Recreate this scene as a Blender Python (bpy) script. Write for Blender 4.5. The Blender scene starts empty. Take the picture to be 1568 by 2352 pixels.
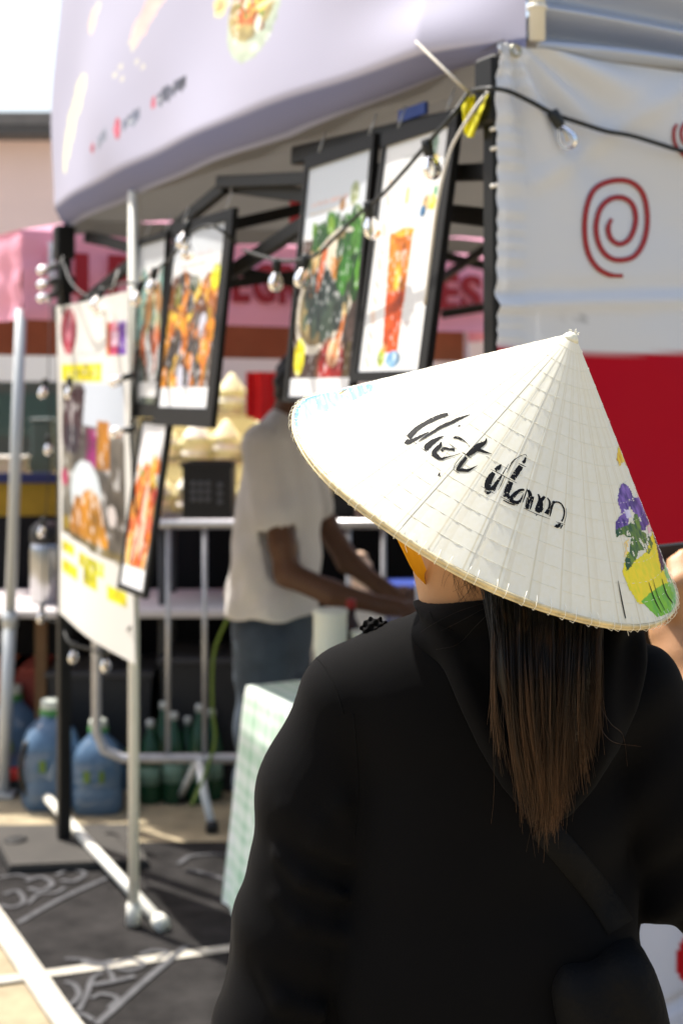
import bpy, math, random
import numpy as np
from mathutils import Vector

random.seed(7)
RNG = np.random.default_rng(11)
SC = bpy.context.scene
COL = SC.collection

# ------------------------------------------------------------------ camera, sky, sun, exposure
F = 3267.0            # focal length in units of a 1568 px wide picture (50 mm lens)
EYE = 1.62            # camera height
cam_data = bpy.data.cameras.new('camera')
cam = bpy.data.objects.new('camera', cam_data)
COL.objects.link(cam)
cam.location = (0, 0, EYE)
cam.rotation_euler = (math.radians(90), 0, 0)
cam_data.sensor_fit = 'VERTICAL'
cam_data.sensor_height = 36.0
cam_data.sensor_width = 24.0
cam_data.lens = 50.0
cam_data.shift_y = -276.0 / 2352.0
cam_data.clip_start = 0.05
cam_data.clip_end = 500
cam_data.dof.use_dof = True
cam_data.dof.focus_distance = 1.27
cam_data.dof.aperture_fstop = 6.2
SC.camera = cam

SUN_EL, SUN_AZ = math.radians(61), math.atan2(-0.75, 0.66)   # azimuth from +Y towards +X
world = bpy.data.worlds.new('World')
SC.world = world
world.use_nodes = True
wn = world.node_tree
sky = wn.nodes.new('ShaderNodeTexSky')
sky.sky_type = 'NISHITA'
sky.sun_disc = False
sky.sun_elevation = SUN_EL
sky.sun_rotation = SUN_AZ
sky.air_density = 1.2
sky.dust_density = 4.5
sky.ozone_density = 0.6
bg = wn.nodes['Background']
bg.inputs['Strength'].default_value = 0.15
wn.links.new(sky.outputs[0], bg.inputs['Color'])

sun_data = bpy.data.lights.new('sun', 'SUN')
sun_data.energy = 5.0
sun_data.angle = math.radians(0.6)
sun_data.color = (1.0, 0.955, 0.88)
sun = bpy.data.objects.new('sun', sun_data)
COL.objects.link(sun)
sdir = Vector((math.sin(SUN_AZ) * math.cos(SUN_EL), math.cos(SUN_AZ) * math.cos(SUN_EL), math.sin(SUN_EL)))
sun.rotation_euler = sdir.to_track_quat('Z', 'Y').to_euler()
sun.location = (-4, 2, 8)

SC.view_settings.view_transform = 'Standard'
SC.view_settings.look = 'None'
SC.view_settings.gamma = 1.0
SC.view_settings.exposure = 0.78
SC.render.film_transparent = False
try:
    SC.cycles.max_bounces = 8
    SC.cycles.transparent_max_bounces = 8
    SC.cycles.use_denoising = True
except Exception:
    pass

# ------------------------------------------------------------------ where things stand
def A3(*p): return np.array(p, float)
def P(px, py, Y): return A3((px - 784) / F * Y, Y, EYE - (py - 900) / F * Y)
def G(px, py):
    Y = EYE * F / (py - 900)
    return A3((px - 784) / F * Y, Y, 0)
K1 = A3(.29, 2.52)                     # nearest corner of the booth
U = A3(-.4451, .8955)                  # along the booth front, away from the camera
W = A3(.8955, .4451)                   # into the booth
def B(s, t, z):
    q = K1 + s * U + t * W
    return A3(q[0], q[1], z)
def FP(px, py, t=0.0):                 # point of the booth front plane
    r = (px - 784) / F
    k = K1 + t * W
    s = (k[0] - r * k[1]) / (r * U[1] - U[0])
    Y = k[1] + s * U[1]
    return P(px, py, Y)
def s_at(px, t=0.0):
    r = (px - 784) / F; k = K1 + t * W
    return (k[0] - r * k[1]) / (r * U[1] - U[0])
def SP(px, py, s=0.0):                 # point of the booth side plane
    r = (px - 784) / F
    k = K1 + s * U
    t = (r * k[1] - k[0]) / (W[0] - r * W[1])
    return P(px, py, k[1] + t * W[1])

# ------------------------------------------------------------------ materials
MATS = {}
def M(name, col, rough=.6, metal=0.0, var=0.0, vscale=6.0, bump=0.0, bscale=60.0, trans=0.0, sheen=0.0,
      spec=.4, glass=False, attr=None, tcol=None, alpha=1.0):
    if name in MATS: return MATS[name]
    m = bpy.data.materials.new(name); m.use_nodes = True
    nt = m.node_tree; N = nt.nodes; L = nt.links
    b = N['Principled BSDF']; out = N['Material Output']
    b.inputs['Base Color'].default_value = (*col, 1)
    b.inputs['Roughness'].default_value = rough
    b.inputs['Metallic'].default_value = metal
    b.inputs['Specular IOR Level'].default_value = spec
    b.inputs['Sheen Weight'].default_value = sheen
    if glass:
        b.inputs['Transmission Weight'].default_value = 1.0
        b.inputs['IOR'].default_value = 1.45
    tc = N.new('ShaderNodeTexCoord')
    src = None
    if attr:
        at = N.new('ShaderNodeVertexColor'); at.layer_name = attr
        src = at.outputs['Color']
    if var > 0:
        nz = N.new('ShaderNodeTexNoise'); nz.inputs['Scale'].default_value = vscale
        nz.inputs['Detail'].default_value = 6; nz.inputs['Roughness'].default_value = .62
        L.new(tc.outputs['Object'], nz.inputs['Vector'])
        mr = N.new('ShaderNodeMapRange')
        mr.inputs['From Min'].default_value = .3; mr.inputs['From Max'].default_value = .7
        mr.inputs['To Min'].default_value = 1 - var; mr.inputs['To Max'].default_value = 1 + var
        L.new(nz.outputs['Fac'], mr.inputs['Value'])
        vm = N.new('ShaderNodeVectorMath'); vm.operation = 'SCALE'
        if src is not None: L.new(src, vm.inputs[0])
        else: vm.inputs[0].default_value = col
        L.new(mr.outputs['Result'], vm.inputs['Scale'])
        src = vm.outputs['Vector']
    if src is not None: L.new(src, b.inputs['Base Color'])
    if bump > 0:
        n2 = N.new('ShaderNodeTexNoise'); n2.inputs['Scale'].default_value = bscale
        n2.inputs['Detail'].default_value = 4
        L.new(tc.outputs['Object'], n2.inputs['Vector'])
        bp = N.new('ShaderNodeBump'); bp.inputs['Strength'].default_value = bump
        bp.inputs['Distance'].default_value = .01
        L.new(n2.outputs['Fac'], bp.inputs['Height']); L.new(bp.outputs[0], b.inputs['Normal'])
    if trans > 0:
        tr = N.new('ShaderNodeBsdfTranslucent')
        tr.inputs['Color'].default_value = (*(tcol or col), 1)
        if src is not None and tcol is None: L.new(src, tr.inputs['Color'])
        mx = N.new('ShaderNodeMixShader'); mx.inputs[0].default_value = trans
        L.new(b.outputs[0], mx.inputs[1]); L.new(tr.outputs[0], mx.inputs[2]); L.new(mx.outputs[0], out.inputs['Surface'])
    MATS[name] = m
    return m

# ------------------------------------------------------------------ mesh helpers
OFF = {}
def mk(name, V, Fc, mat, parent=None, origin=None, smooth=True, cols=None, kind=None, label=None, cat=None, group=None):
    V = np.asarray(V, float).reshape(-1, 3)
    if parent is not None: o0 = OFF[parent.name]
    elif origin is not None: o0 = np.asarray(origin, float)
    else: o0 = A3((V[:, 0].min() + V[:, 0].max()) / 2, (V[:, 1].min() + V[:, 1].max()) / 2, V[:, 2].min())
    me = bpy.data.meshes.new(name)
    me.from_pydata((V - o0).tolist(), [], [list(map(int, f)) for f in Fc])
    if cols is not None:
        ca = me.color_attributes.new('Col', 'FLOAT_COLOR', 'POINT')
        c4 = np.ones((len(V), 4), np.float32); c4[:, :3] = cols
        ca.data.foreach_set('color', c4.ravel())
    if smooth:
        me.polygons.foreach_set('use_smooth', np.ones(len(me.polygons), bool))
    me.materials.append(mat)
    me.update()
    o = bpy.data.objects.new(name, me)
    COL.objects.link(o)
    if parent is not None: o.parent = parent
    else: o.location = o0
    OFF[o.name] = o0
    tag(o, label, cat, group, kind)
    return o
def tag(o, label=None, cat=None, group=None, kind=None):
    if label: o['label'] = label
    if cat: o['category'] = cat
    if group: o['group'] = group
    if kind: o['kind'] = kind
    return o
def thing(name, label, cat, loc, group=None, kind=None):
    o = bpy.data.objects.new(name, None)
    o.empty_display_size = .05
    COL.objects.link(o); o.location = tuple(loc)
    OFF[o.name] = np.asarray(loc, float)
    return tag(o, label, cat, group, kind)
def copy_tree(o, parent=None, loc=None, rz=None, label=None):
    c = o.copy(); COL.objects.link(c)
    c.parent = parent
    if loc is not None: c.location = tuple(loc)
    if rz is not None: c.rotation_euler[2] = rz
    if label: c['label'] = label
    for ch in o.children: copy_tree(ch, c)
    return c

class MB:
    def __init__(s): s.V = []; s.F = []; s.n = 0
    def add(s, V, Fc):
        V = np.asarray(V, float).reshape(-1, 3)
        s.V.append(V); s.F += [[int(i) + s.n for i in f] for f in Fc]; s.n += len(V); return s
    def box(s, c, ax, ay, az):          # centre and three half-axis vectors
        c, ax, ay, az = [np.asarray(q, float) for q in (c, ax, ay, az)]
        V = [c + i * ax + j * ay + k * az for k in (-1, 1) for j in (-1, 1) for i in (-1, 1)]
        return s.add(V, [(0, 2, 3, 1), (4, 5, 7, 6), (0, 1, 5, 4), (2, 6, 7, 3), (0, 4, 6, 2), (1, 3, 7, 5)])
    def abox(s, c, sx, sy, sz): return s.box(c, (sx / 2, 0, 0), (0, sy / 2, 0), (0, 0, sz / 2))
    def cbox(s, c, ax, ay, az, ch=.15):  # chamfered box
        c, ax, ay, az = [np.asarray(q, float) for q in (c, ax, ay, az)]
        la, lb, lc = [np.linalg.norm(q) for q in (ax, ay, az)]
        k = ch * min(la, lb, lc)
        V = []; idx = {}
        for i in (-1, 1):
            for j in (-1, 1):
                for l in (-1, 1):
                    for f in range(3):
                        a = 1 - (k / la if f != 0 else 0); b_ = 1 - (k / lb if f != 1 else 0); c_ = 1 - (k / lc if f != 2 else 0)
                        idx[(i, j, l, f)] = len(V); V.append(c + i * a * ax + j * b_ * ay + l * c_ * az)
        Fc = []
        for f in range(3):
            for sgn in (-1, 1):
                q = []
                for (p1, p2) in ((-1, -1), (1, -1), (1, 1), (-1, 1)):
                    key = [p1, p2]; key.insert(f, sgn); q.append(idx[(*key, f)])
                Fc.append(q if (sgn > 0) != (f == 1) else q[::-1])
        for i in (-1, 1):
            for j in (-1, 1):
                Fc.append([idx[(i, j, -1, 0)], idx[(i, j, 1, 0)], idx[(i, j, 1, 1)], idx[(i, j, -1, 1)]])
                Fc.append([idx[(i, -1, j, 0)], idx[(i, 1, j, 0)], idx[(i, 1, j, 2)], idx[(i, -1, j, 2)]])
                Fc.append([idx[(-1, i, j, 1)], idx[(1, i, j, 1)], idx[(1, i, j, 2)], idx[(-1, i, j, 2)]])
                for l in (-1, 1): Fc.append([idx[(i, j, l, 0)], idx[(i, j, l, 1)], idx[(i, j, l, 2)]])
        return s.add(V, Fc)
    def tube(s, pts, r, n=8, cap=True):
        pts = np.asarray(pts, float); m = len(pts)
        r = np.broadcast_to(np.asarray(r, float), (m,))
        T = np.gradient(pts, axis=0); T /= np.linalg.norm(T, axis=1)[:, None] + 1e-12
        up = A3(0, 0, 1) if abs(T[0][2]) < .9 else A3(1, 0, 0)
        e = np.cross(T[0], up); e /= np.linalg.norm(e)
        V = []
        for i in range(m):
            e = e - T[i] * np.dot(e, T[i]); e /= np.linalg.norm(e) + 1e-12
            f = np.cross(T[i], e)
            for k in range(n):
                a = 2 * math.pi * k / n
                V.append(pts[i] + r[i] * (math.cos(a) * e + math.sin(a) * f))
        Fc = [(i * n + k, i * n + (k + 1) % n, (i + 1) * n + (k + 1) % n, (i + 1) * n + k) for i in range(m - 1) for k in range(n)]
        if cap: Fc += [tuple(range(n))[::-1], tuple((m - 1) * n + k for k in range(n))]
        return s.add(V, Fc)
    def lathe(s, prof, c, n=20, axis=None, closed=False):   # prof: (radius, height)
        c = np.asarray(c, float)
        a = A3(0, 0, 1) if axis is None else np.asarray(axis, float) / np.linalg.norm(axis)
        h = A3(1, 0, 0) if abs(a[0]) < .9 else A3(0, 1, 0)
        e = np.cross(a, h); e /= np.linalg.norm(e); f = np.cross(a, e)
        V = [c + z * a + r * (math.cos(2 * math.pi * k / n) * e + math.sin(2 * math.pi * k / n) * f) for r, z in prof for k in range(n)]
        Fc = [(i * n + k, i * n + (k + 1) % n, (i + 1) * n + (k + 1) % n, (i + 1) * n + k) for i in range(len(prof) - 1) for k in range(n)]
        if not closed: Fc += [tuple(range(n))[::-1], tuple((len(prof) - 1) * n + k for k in range(n))]
        return s.add(V, Fc)
    def grid(s, fn, nu, nv):
        V = [fn(i / nu, j / nv) for j in range(nv + 1) for i in range(nu + 1)]
        Fc = [(j * (nu + 1) + i, j * (nu + 1) + i + 1, (j + 1) * (nu + 1) + i + 1, (j + 1) * (nu + 1) + i) for j in range(nv) for i in range(nu)]
        return s.add(V, Fc)
    def build(s, name, mat, parent=None, **k): return mk(name, np.concatenate(s.V), s.F, mat, parent, **k)

def spline(pts, n):
    pts = np.asarray(pts, float); m = len(pts)
    if m < 3:
        t = np.linspace(0, 1, n)[:, None]; return pts[0] * (1 - t) + pts[-1] * t
    q = np.vstack([2 * pts[0] - pts[1], pts, 2 * pts[-1] - pts[-2]])
    out = []
    for x in np.linspace(0, m - 1 - 1e-9, n):
        i = int(x); t = x - i
        a, b, c, d = q[i], q[i + 1], q[i + 2], q[i + 3]
        out.append(.5 * (2 * b + (c - a) * t + (2 * a - 5 * b + 4 * c - d) * t * t + (3 * b - a - 3 * c + d) * t ** 3))
    return np.array(out)

# smooth value noise for displacement and prints
_T = np.random.default_rng(3).random((64, 64, 64))
def vnoise(x, y, z=0.0):
    x, y, z = np.broadcast_arrays(np.asarray(x, float), np.asarray(y, float), np.asarray(z, float))
    xi, yi, zi = np.floor(x).astype(int), np.floor(y).astype(int), np.floor(z).astype(int)
    fx, fy, fz = x - xi, y - yi, z - zi
    fx, fy, fz = [f * f * (3 - 2 * f) for f in (fx, fy, fz)]
    g = lambda a, b, c: _T[(xi + a) & 63, (yi + b) & 63, (zi + c) & 63]
    l = lambda a, b, t: a + (b - a) * t
    return l(l(l(g(0, 0, 0), g(1, 0, 0), fx), l(g(0, 1, 0), g(1, 1, 0), fx), fy), l(l(g(0, 0, 1), g(1, 0, 1), fx), l(g(0, 1, 1), g(1, 1, 1), fx), fy), fz)
def fbm(x, y, z=0.0, o=4):
    r = 0; a = .5
    for i in range(o): r = r + a * vnoise(x * 2 ** i, y * 2 ** i, z * 2 ** i + 7.3 * i); a *= .5
    return r

# surface from a distance field (bodies and clothes as one continuous surface)
def surfnet(fn, lo, hi, h):
    lo, hi = np.asarray(lo, float), np.asarray(hi, float)
    n = np.ceil((hi - lo) / h).astype(int) + 1
    ax = [lo[i] + h * np.arange(n[i]) for i in range(3)]
    X, Y, Z = np.meshgrid(*ax, indexing='ij')
    D = fn(X, Y, Z)
    S = D < 0
    c = np.array(np.meshgrid([0, 1], [0, 1], [0, 1], indexing='ij')).reshape(3, -1).T
    sl = lambda A, o: A[o[0]:o[0] + n[0] - 1, o[1]:o[1] + n[1] - 1, o[2]:o[2] + n[2] - 1]
    cnt = sum(sl(S, o).astype(np.int8) for o in c)
    mask = (cnt > 0) & (cnt < 8)
    ijk = np.argwhere(mask)
    acc = np.zeros((len(ijk), 3)); num = np.zeros(len(ijk))
    for a in c:
        for d in range(3):
            if a[d] == 0:
                b = a.copy(); b[d] = 1
                da = D[tuple((ijk + a).T)]; db = D[tuple((ijk + b).T)]
                cr = (da < 0) != (db < 0)
                t = np.where(cr, da / np.where(cr, da - db, 1), 0)
                p = a[None] + t[:, None] * (b - a)[None]
                acc += p * cr[:, None]; num += cr
    V = (ijk + acc / num[:, None]) * h + lo
    idx = -np.ones(mask.shape, int); idx[mask] = np.arange(len(ijk))
    Fs = []
    for d in range(3):
        e1, e2 = (d + 1) % 3, (d + 2) % 3
        s0 = [slice(None)] * 3; s1 = [slice(None)] * 3
        s0[d] = slice(0, n[d] - 1); s1[d] = slice(1, n[d])
        ch = S[tuple(s0)] != S[tuple(s1)]
        q = np.argwhere(ch)
        ok = (q[:, e1] > 0) & (q[:, e2] > 0) & (q[:, e1] < n[e1] - 1) & (q[:, e2] < n[e2] - 1)
        q = q[ok]
        def at(o1, o2):
            r = q.copy(); r[:, e1] += o1; r[:, e2] += o2
            return idx[tuple(r.T)]
        f = np.stack([at(-1, -1), at(0, -1), at(0, 0), at(-1, 0)], 1)
        fl = ~S[tuple(q.T)]
        f[fl] = f[fl][:, ::-1]
        Fs.append(f)
    Fq = np.concatenate(Fs)
    return V, Fq[(Fq >= 0).all(1)]
def cap(X, Y, Z, a, b, ra, rb=None):
    rb = ra if rb is None else rb
    a, b = np.asarray(a, float), np.asarray(b, float); d = b - a
    t = np.clip(((X - a[0]) * d[0] + (Y - a[1]) * d[1] + (Z - a[2]) * d[2]) / (d @ d + 1e-12), 0, 1)
    return np.sqrt((X - a[0] - t * d[0]) ** 2 + (Y - a[1] - t * d[1]) ** 2 + (Z - a[2] - t * d[2]) ** 2) - (ra + (rb - ra) * t)
def ell(X, Y, Z, c, r):
    k = np.sqrt(((X - c[0]) / r[0]) ** 2 + ((Y - c[1]) / r[1]) ** 2 + ((Z - c[2]) / r[2]) ** 2)
    return (k - 1) * min(r)
def smin(a, b, k):
    h = np.clip(.5 + .5 * (b - a) / k, 0, 1)
    return b + (a - b) * h - k * h * (1 - h)
def smax(a, b, k): return -smin(-a, -b, k)
def chain(X, Y, Z, pts, k=.02):
    d = None
    for (p, r), (q, s) in zip(pts[:-1], pts[1:]):
        c = cap(X, Y, Z, p, q, r, s)
        d = c if d is None else smin(d, c, k)
    return d

# printed sheet: a grid of small faces that carries print colours
def lin(*c):
    c = np.asarray(c, float) / 255.0
    return np.where(c <= .04045, c / 12.92, ((c + .055) / 1.055) ** 2.4)
class Canvas:
    def __init__(s, w, h, col, n=110, m=160):
        s.w, s.h, s.n, s.m = w, h, n, m
        s.x, s.y = np.meshgrid(np.linspace(0, 1, n + 1), np.linspace(0, 1, m + 1))   # y runs down
        s.c = np.ones((m + 1, n + 1, 3)) * np.asarray(col)
    def put(s, mask, col, a=1.0):
        k = (np.asarray(mask, float) * a)[..., None]
        s.c = s.c * (1 - k) + np.asarray(col) * k; return s
    def rect(s, x0, y0, x1, y1, col, a=1.0): return s.put((s.x >= x0) & (s.x <= x1) & (s.y >= y0) & (s.y <= y1), col, a)
    def oval(s, cx, cy, rx, ry, col, a=1.0, rot=0.0):
        dx, dy = s.x - cx, s.y - cy
        X = dx * math.cos(rot) + dy * math.sin(rot); Y = -dx * math.sin(rot) + dy * math.cos(rot)
        return s.put((X / rx) ** 2 + (Y / ry) ** 2 < 1, col, a)
    def blobs(s, region, cols, n, r, asp=1.0, seed=0):
        g = np.random.default_rng(seed)
        x0, y0, x1, y1 = region
        for i in range(n):
            rr = r * (.6 + .9 * g.random())
            s.oval(x0 + g.random() * (x1 - x0), y0 + g.random() * (y1 - y0), rr, rr * asp, cols[g.integers(len(cols))], 1.0, g.random() * 3)
        return s
    def words(s, x0, y, x1, h, col, a=1.0, seed=0):
        g = np.random.default_rng(seed); x = x0
        while x < x1:
            l = .012 + .02 * g.random()
            s.rect(x, y - h * (.3 + .2 * g.random()), min(x + l, x1), y + h * .4, col, a); x += l + .008 + (.012 if g.random() < .2 else 0)
        return s
def photo(cv, amt=1.0, sc=9.0, seed=0.0):
    """uneven tone inside the printed pictures, none on the white paper"""
    sat = np.clip((.55 - cv.c.min(-1)) * 4, 0, 1) * amt
    n1 = fbm(cv.x * sc + seed, cv.y * sc * 1.4, seed, 4); n2 = fbm(cv.x * sc * 3.1 + 9, cv.y * sc * 4 + seed, 2.0, 3); n3 = fbm(cv.x * sc * .5 + 31, cv.y * sc * .6, seed + 4, 3)
    k = 1 + sat * ((n1 - .47) * 2.2 + (n2 - .44) * 2.0)
    cv.c = np.clip(cv.c * np.clip(k, .22, 2.0)[..., None], 0, .95)
    tint = np.stack([1 + .5 * (n3 - .45), 1 + .1 * (n1 - .45), 1 - .7 * (n3 - .45)], -1)
    cv.c = np.clip(cv.c * (1 + (tint - 1) * sat[..., None]), 0, .95)
    hl = (n2 > .60) & (sat > .3); cv.c[hl] = cv.c[hl] * .55 + .40
    return cv
def sheet(name, cv, fn, mat, parent=None, **k):
    V = [fn(i / cv.n, j / cv.m) for j in range(cv.m + 1) for i in range(cv.n + 1)]
    n = cv.n
    Fc = [(j * (n + 1) + i, j * (n + 1) + i + 1, (j + 1) * (n + 1) + i + 1, (j + 1) * (n + 1) + i) for j in range(cv.m) for i in range(n)]
    return mk(name, V, Fc, mat, parent, cols=np.clip(cv.c, 0, 1).reshape(-1, 3), **k)

# ================================================================== the ground
ground_mat = M('concrete', (.30, .245, .155), .9, var=.28, vscale=9, bump=.25, bscale=160)
mb = MB(); mb.add([(-60, -20, 0), (60, -20, 0), (60, 120, 0), (-60, 120, 0)], [(0, 1, 2, 3)])
mb.build('ground', ground_mat, origin=(0, 0, 0), smooth=False, kind='structure', label='beige exposed aggregate concrete pavement')

mural_mat = M('mural_paint', (.020, .0185, .018), .9, spec=.12, var=.6, vscale=7, bump=.35, bscale=160)
q = [B(3.06, -.37, .004), B(-.9, -.37, .004), B(-.9, 1.3, .004), B(2.15, 1.3, .004), B(2.62, .55, .004)]
mb = MB(); mb.add(q, [(0, 1, 2, 3, 4)])
pav = mb.build('painted_pavement', mural_mat, smooth=False, kind='structure', label='dark painted pavement under the food booth')
line_mat = M('road_paint_white', (.40, .375, .32), .7, var=.2, vscale=14, bump=.1)
def strip(a, b, w, z, mat, name):
    a, b = np.asarray(a, float), np.asarray(b, float); d = (b - a) / np.linalg.norm(b - a); n = A3(-d[1], d[0], 0) * w / 2
    mb = MB(); k = 24
    V = []
    for i in range(k + 1):
        p = a + (b - a) * i / k; p[2] = z
        j = (random.random() - .5) * .005
        V += [p - n * (1 + j * 20), p + n * (1 - j * 20)]
    mb.add(V, [(2 * i, 2 * i + 2, 2 * i + 3, 2 * i + 1) for i in range(k)])
    return mb.build(name, mat, smooth=False, kind='structure')
strip(B(4.4, -.40, 0), B(-.9, -.385, 0), .068, .012, line_mat, 'painted_line')
strip(B(1.86, -1.2, 0), B(1.645, .75, 0), .05, .008, line_mat, 'painted_line')
scroll_mat = M('scroll_paint', (.085, .085, .09), .9, spec=.15, var=.35, vscale=18)
def ribbon(pts, w, mat_z=.008, n=26):
    p = spline(pts, n); T = np.gradient(p, axis=0); T /= np.linalg.norm(T, axis=1)[:, None] + 1e-9
    N_ = np.stack([-T[:, 1], T[:, 0], T[:, 2] * 0], 1) * w / 2
    V = np.empty((2 * n, 3)); V[0::2] = p - N_; V[1::2] = p + N_; V[:, 2] = mat_z
    return V, [(2 * i, 2 * i + 2, 2 * i + 3, 2 * i + 1) for i in range(n - 1)]
mb = MB(); zz = .0085
def gpx(l): return [G(*p) for p in l]
for pts, w in [([(430, 2178), (330, 2262), (222, 2360)], .022), ([(245, 2022), (140, 2070), (42, 2126)], .02),
               ([(150, 2208), (200, 2212), (245, 2230), (262, 2258)], .014),
               ([(150, 2262), (170, 2268), (182, 2290), (165, 2312), (138, 2318)], .016),
               ([(180, 2330), (200, 2290), (212, 2255), (235, 2240)], .016), ([(210, 2300), (235, 2290), (270, 2300), (250, 2322)], .014),
               ([(262, 2220), (300, 2210), (330, 2222), (300, 2236), (266, 2230)], .016), ([(322, 2200), (352, 2190), (386, 2196), (360, 2210)], .014),
               ([(10, 2060), (40, 2052), (55, 2076), (30, 2090), (0, 2085)], .016), ([(60, 2030), (95, 2020), (120, 2036), (95, 2052), (66, 2046)], .018),
               ([(130, 2016), (160, 2004), (196, 2012), (170, 2030), (140, 2028)], .016), ([(66, 2082), (90, 2060), (130, 2056), (150, 2044)], .014),
               ([(410, 1990), (440, 1972), (500, 1968), (540, 1975)], .018), ([(430, 2004), (470, 2012), (530, 2030)], .02),
               ([(520, 2075), (535, 2060), (560, 2062)], .014), ([(190, 2215), (230, 2222), (262, 2216)], .03), ([(215, 2270), (262, 2262), (310, 2250)], .02),
               ([(0, 2022), (40, 2016), (70, 2024)], .012), ([(170, 2345), (190, 2338), (215, 2352)], .014)]:
    zz += .00012
    mb.add(*ribbon(gpx(pts), w, zz))
mb.build('painted_scrollwork', scroll_mat, smooth=False, kind='stuff', label='faded pale grey scrollwork painted on the dark pavement')
# ================================================================== far background
stucco = M('stucco', (.82, .62, .56), .9, var=.06, vscale=.6, bump=.1, bscale=20)
b = thing('building', 'pale pink stucco building with a dark roof edge beyond the tents', 'building', (-5, 16, 0))
mb = MB(); mb.box((-5, 20, 2.25), (8, 0, 0), (0, 4, 0), (0, 0, 2.25)); mb.build('wall', stucco, b, smooth=False)
mb = MB(); mb.box((-5, 19.9, 4.62), (8.3, 0, 0), (0, 4.3, 0), (0, 0, .07)); mb.build('roof_edge', M('roof_edge', (.16, .15, .14), .7, var=.2), b, smooth=False)
mb = MB(); mb.box((-5, 19.8, 4.49), (8.2, 0, 0), (0, 4.2, 0), (0, 0, .045)); mb.build('gutter', M('gutter', (.08, .075, .07), .7), b, smooth=False)
mb = MB(); mb.box((-5, 20.4, 4.75), (8.2, 0, 0), (0, 4.2, 0), (0, 0, .06)); mb.build('ridge_cap', M('ridge', (.05, .10, .04), .8), b, smooth=False)

def canopy(name, label, c, w, h0, h1, mat, vmat, legmat):
    t = thing(name, label, 'tent', (c[0], c[1], 0))
    x, y = c; r = w / 2
    mb = MB(); mb.add([(x - r, y - r, h0), (x + r, y - r, h0), (x + r, y + r, h0), (x - r, y + r, h0), (x, y, h1)], [(0, 1, 4), (1, 2, 4), (2, 3, 4), (3, 0, 4)])
    mb.build('roof', mat, t, smooth=False)
    mb = MB()
    for (a, b_) in (((-r, -r), (r, -r)), ((r, -r), (r, r)), ((r, r), (-r, r)), ((-r, r), (-r, -r))):
        mb.add([(x + a[0], y + a[1], h0 - .25), (x + b_[0], y + b_[1], h0 - .25), (x + b_[0], y + b_[1], h0), (x + a[0], y + a[1], h0)], [(0, 1, 2, 3)])
    mb.build('valance', vmat, t, smooth=False)
    for i in (-1, 1):
        for j in (-1, 1):
            mb = MB(); mb.tube([(x + i * r * .98, y + j * r * .98, 0), (x + i * r * .98, y + j * r * .98, h0)], .02); mb.build('leg', legmat, t)
    return t
whitefab = M('white_canvas', (.80, .81, .84), .8, trans=.2)
steel = M('painted_steel', (.55, .55, .53), .45, metal=.3, var=.1)
canopy('market_tent', 'plain white market tent far behind at the left edge', (-3.4, 12.6), 3.2, 1.95, 2.25, whitefab, whitefab, steel)

# dark van far left
van = thing('parked_van', 'dark van parked far behind the pink tent at the left edge', 'van', (-3.55, 14.8, 0))
paint = M('van_paint', (.03, .045, .055), .3, spec=.6)
mb = MB()
prof = [(-2.1, .35), (-2.1, 1.0), (-1.5, 1.15), (-1.05, 1.72), (1.9, 1.78), (2.05, 1.2), (2.1, .35)]
n = len(prof)
mb.add([(-3.55 + a, 14.0, z) for a, z in prof] + [(-3.55 + a, 15.6, z) for a, z in prof],
       [tuple(range(n)), tuple(range(2 * n - 1, n - 1, -1))] + [(i, i + n, (i + 1) % n + n, (i + 1) % n) for i in range(n)])
mb.build('body', paint, van, smooth=False)
mb = MB()
for x0, x1 in ((-1.2, -.2), (-.05, .9), (1.05, 1.8)):
    mb.add([(-3.55 + x0, 13.985, 1.18), (-3.55 + x1, 13.985, 1.18), (-3.55 + x1 - .05, 13.985, 1.6), (-3.55 + x0 + (.25 if x0 < -1 else 0), 13.985, 1.6)], [(0, 1, 2, 3)])
mb.build('window', M('van_glass', (.05, .09, .10), .08, spec=.8), van, smooth=False)
for x in (-1.35, 1.35):
    mb = MB(); mb.lathe([(.2, -.1), (.33, -.1), (.33, .1), (.2, .1)], (-3.55 + x, 14.0, .33), 18, (0, 1, 0)); mb.build('wheel', M('tyre', (.02, .02, .02), .9), van)

# ------------------------------------------------------------------ pink tent
pink = M('pink_canvas', (.83, .38, .50), .75, var=.05, vscale=2, trans=.14, bump=.25, bscale=9)
pa = A3(-1.28, 5.69); pd = A3(2.02, 1.31); pd /= np.linalg.norm(pd); pn = A3(-pd[1], pd[0])
pt = thing('pink_tent', 'pink market tent with red lettering along its valance', 'tent', (*pa, 0))
def PT(a, b_, z): q = pa + a * pd + b_ * pn; return A3(q[0], q[1], z)
TW = 3.1
def val(p0, p1, flip=1):
    def f(u, v):
        p = p0 + (p1 - p0) * u
        nrm = A3(p1[1] - p0[1], -(p1[0] - p0[0]), 0); nrm /= np.linalg.norm(nrm)
        z = 2.27 - .36 * v
        wob = .012 * math.sin(u * 19 + 1) * (v ** 1.0) + .012 * math.sin(u * 41 + 2 * v) * v + .008 * math.sin(v * 16 + u * 5)
        return A3(*(p[:2] + nrm[:2] * wob), z)
    return f
mb = MB()
TD = 1.1
cs = [PT(0, 0, 0), PT(TW, 0, 0), PT(TW, TD, 0), PT(0, TD, 0)]
for i in (0, 1, 3): mb.grid(val(cs[i], cs[(i + 1) % 4]), 40, 8)
mb.build('valance', pink, pt)
mb = MB(); pk = PT(TW / 2, TD / 2, 2.62)
mb.add([c + A3(0, 0, 2.27) for c in cs] + [pk], [(0, 1, 4), (1, 2, 4), (2, 3, 4), (3, 0, 4)])
mb.build('roof', pink, pt, smooth=False)
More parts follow.
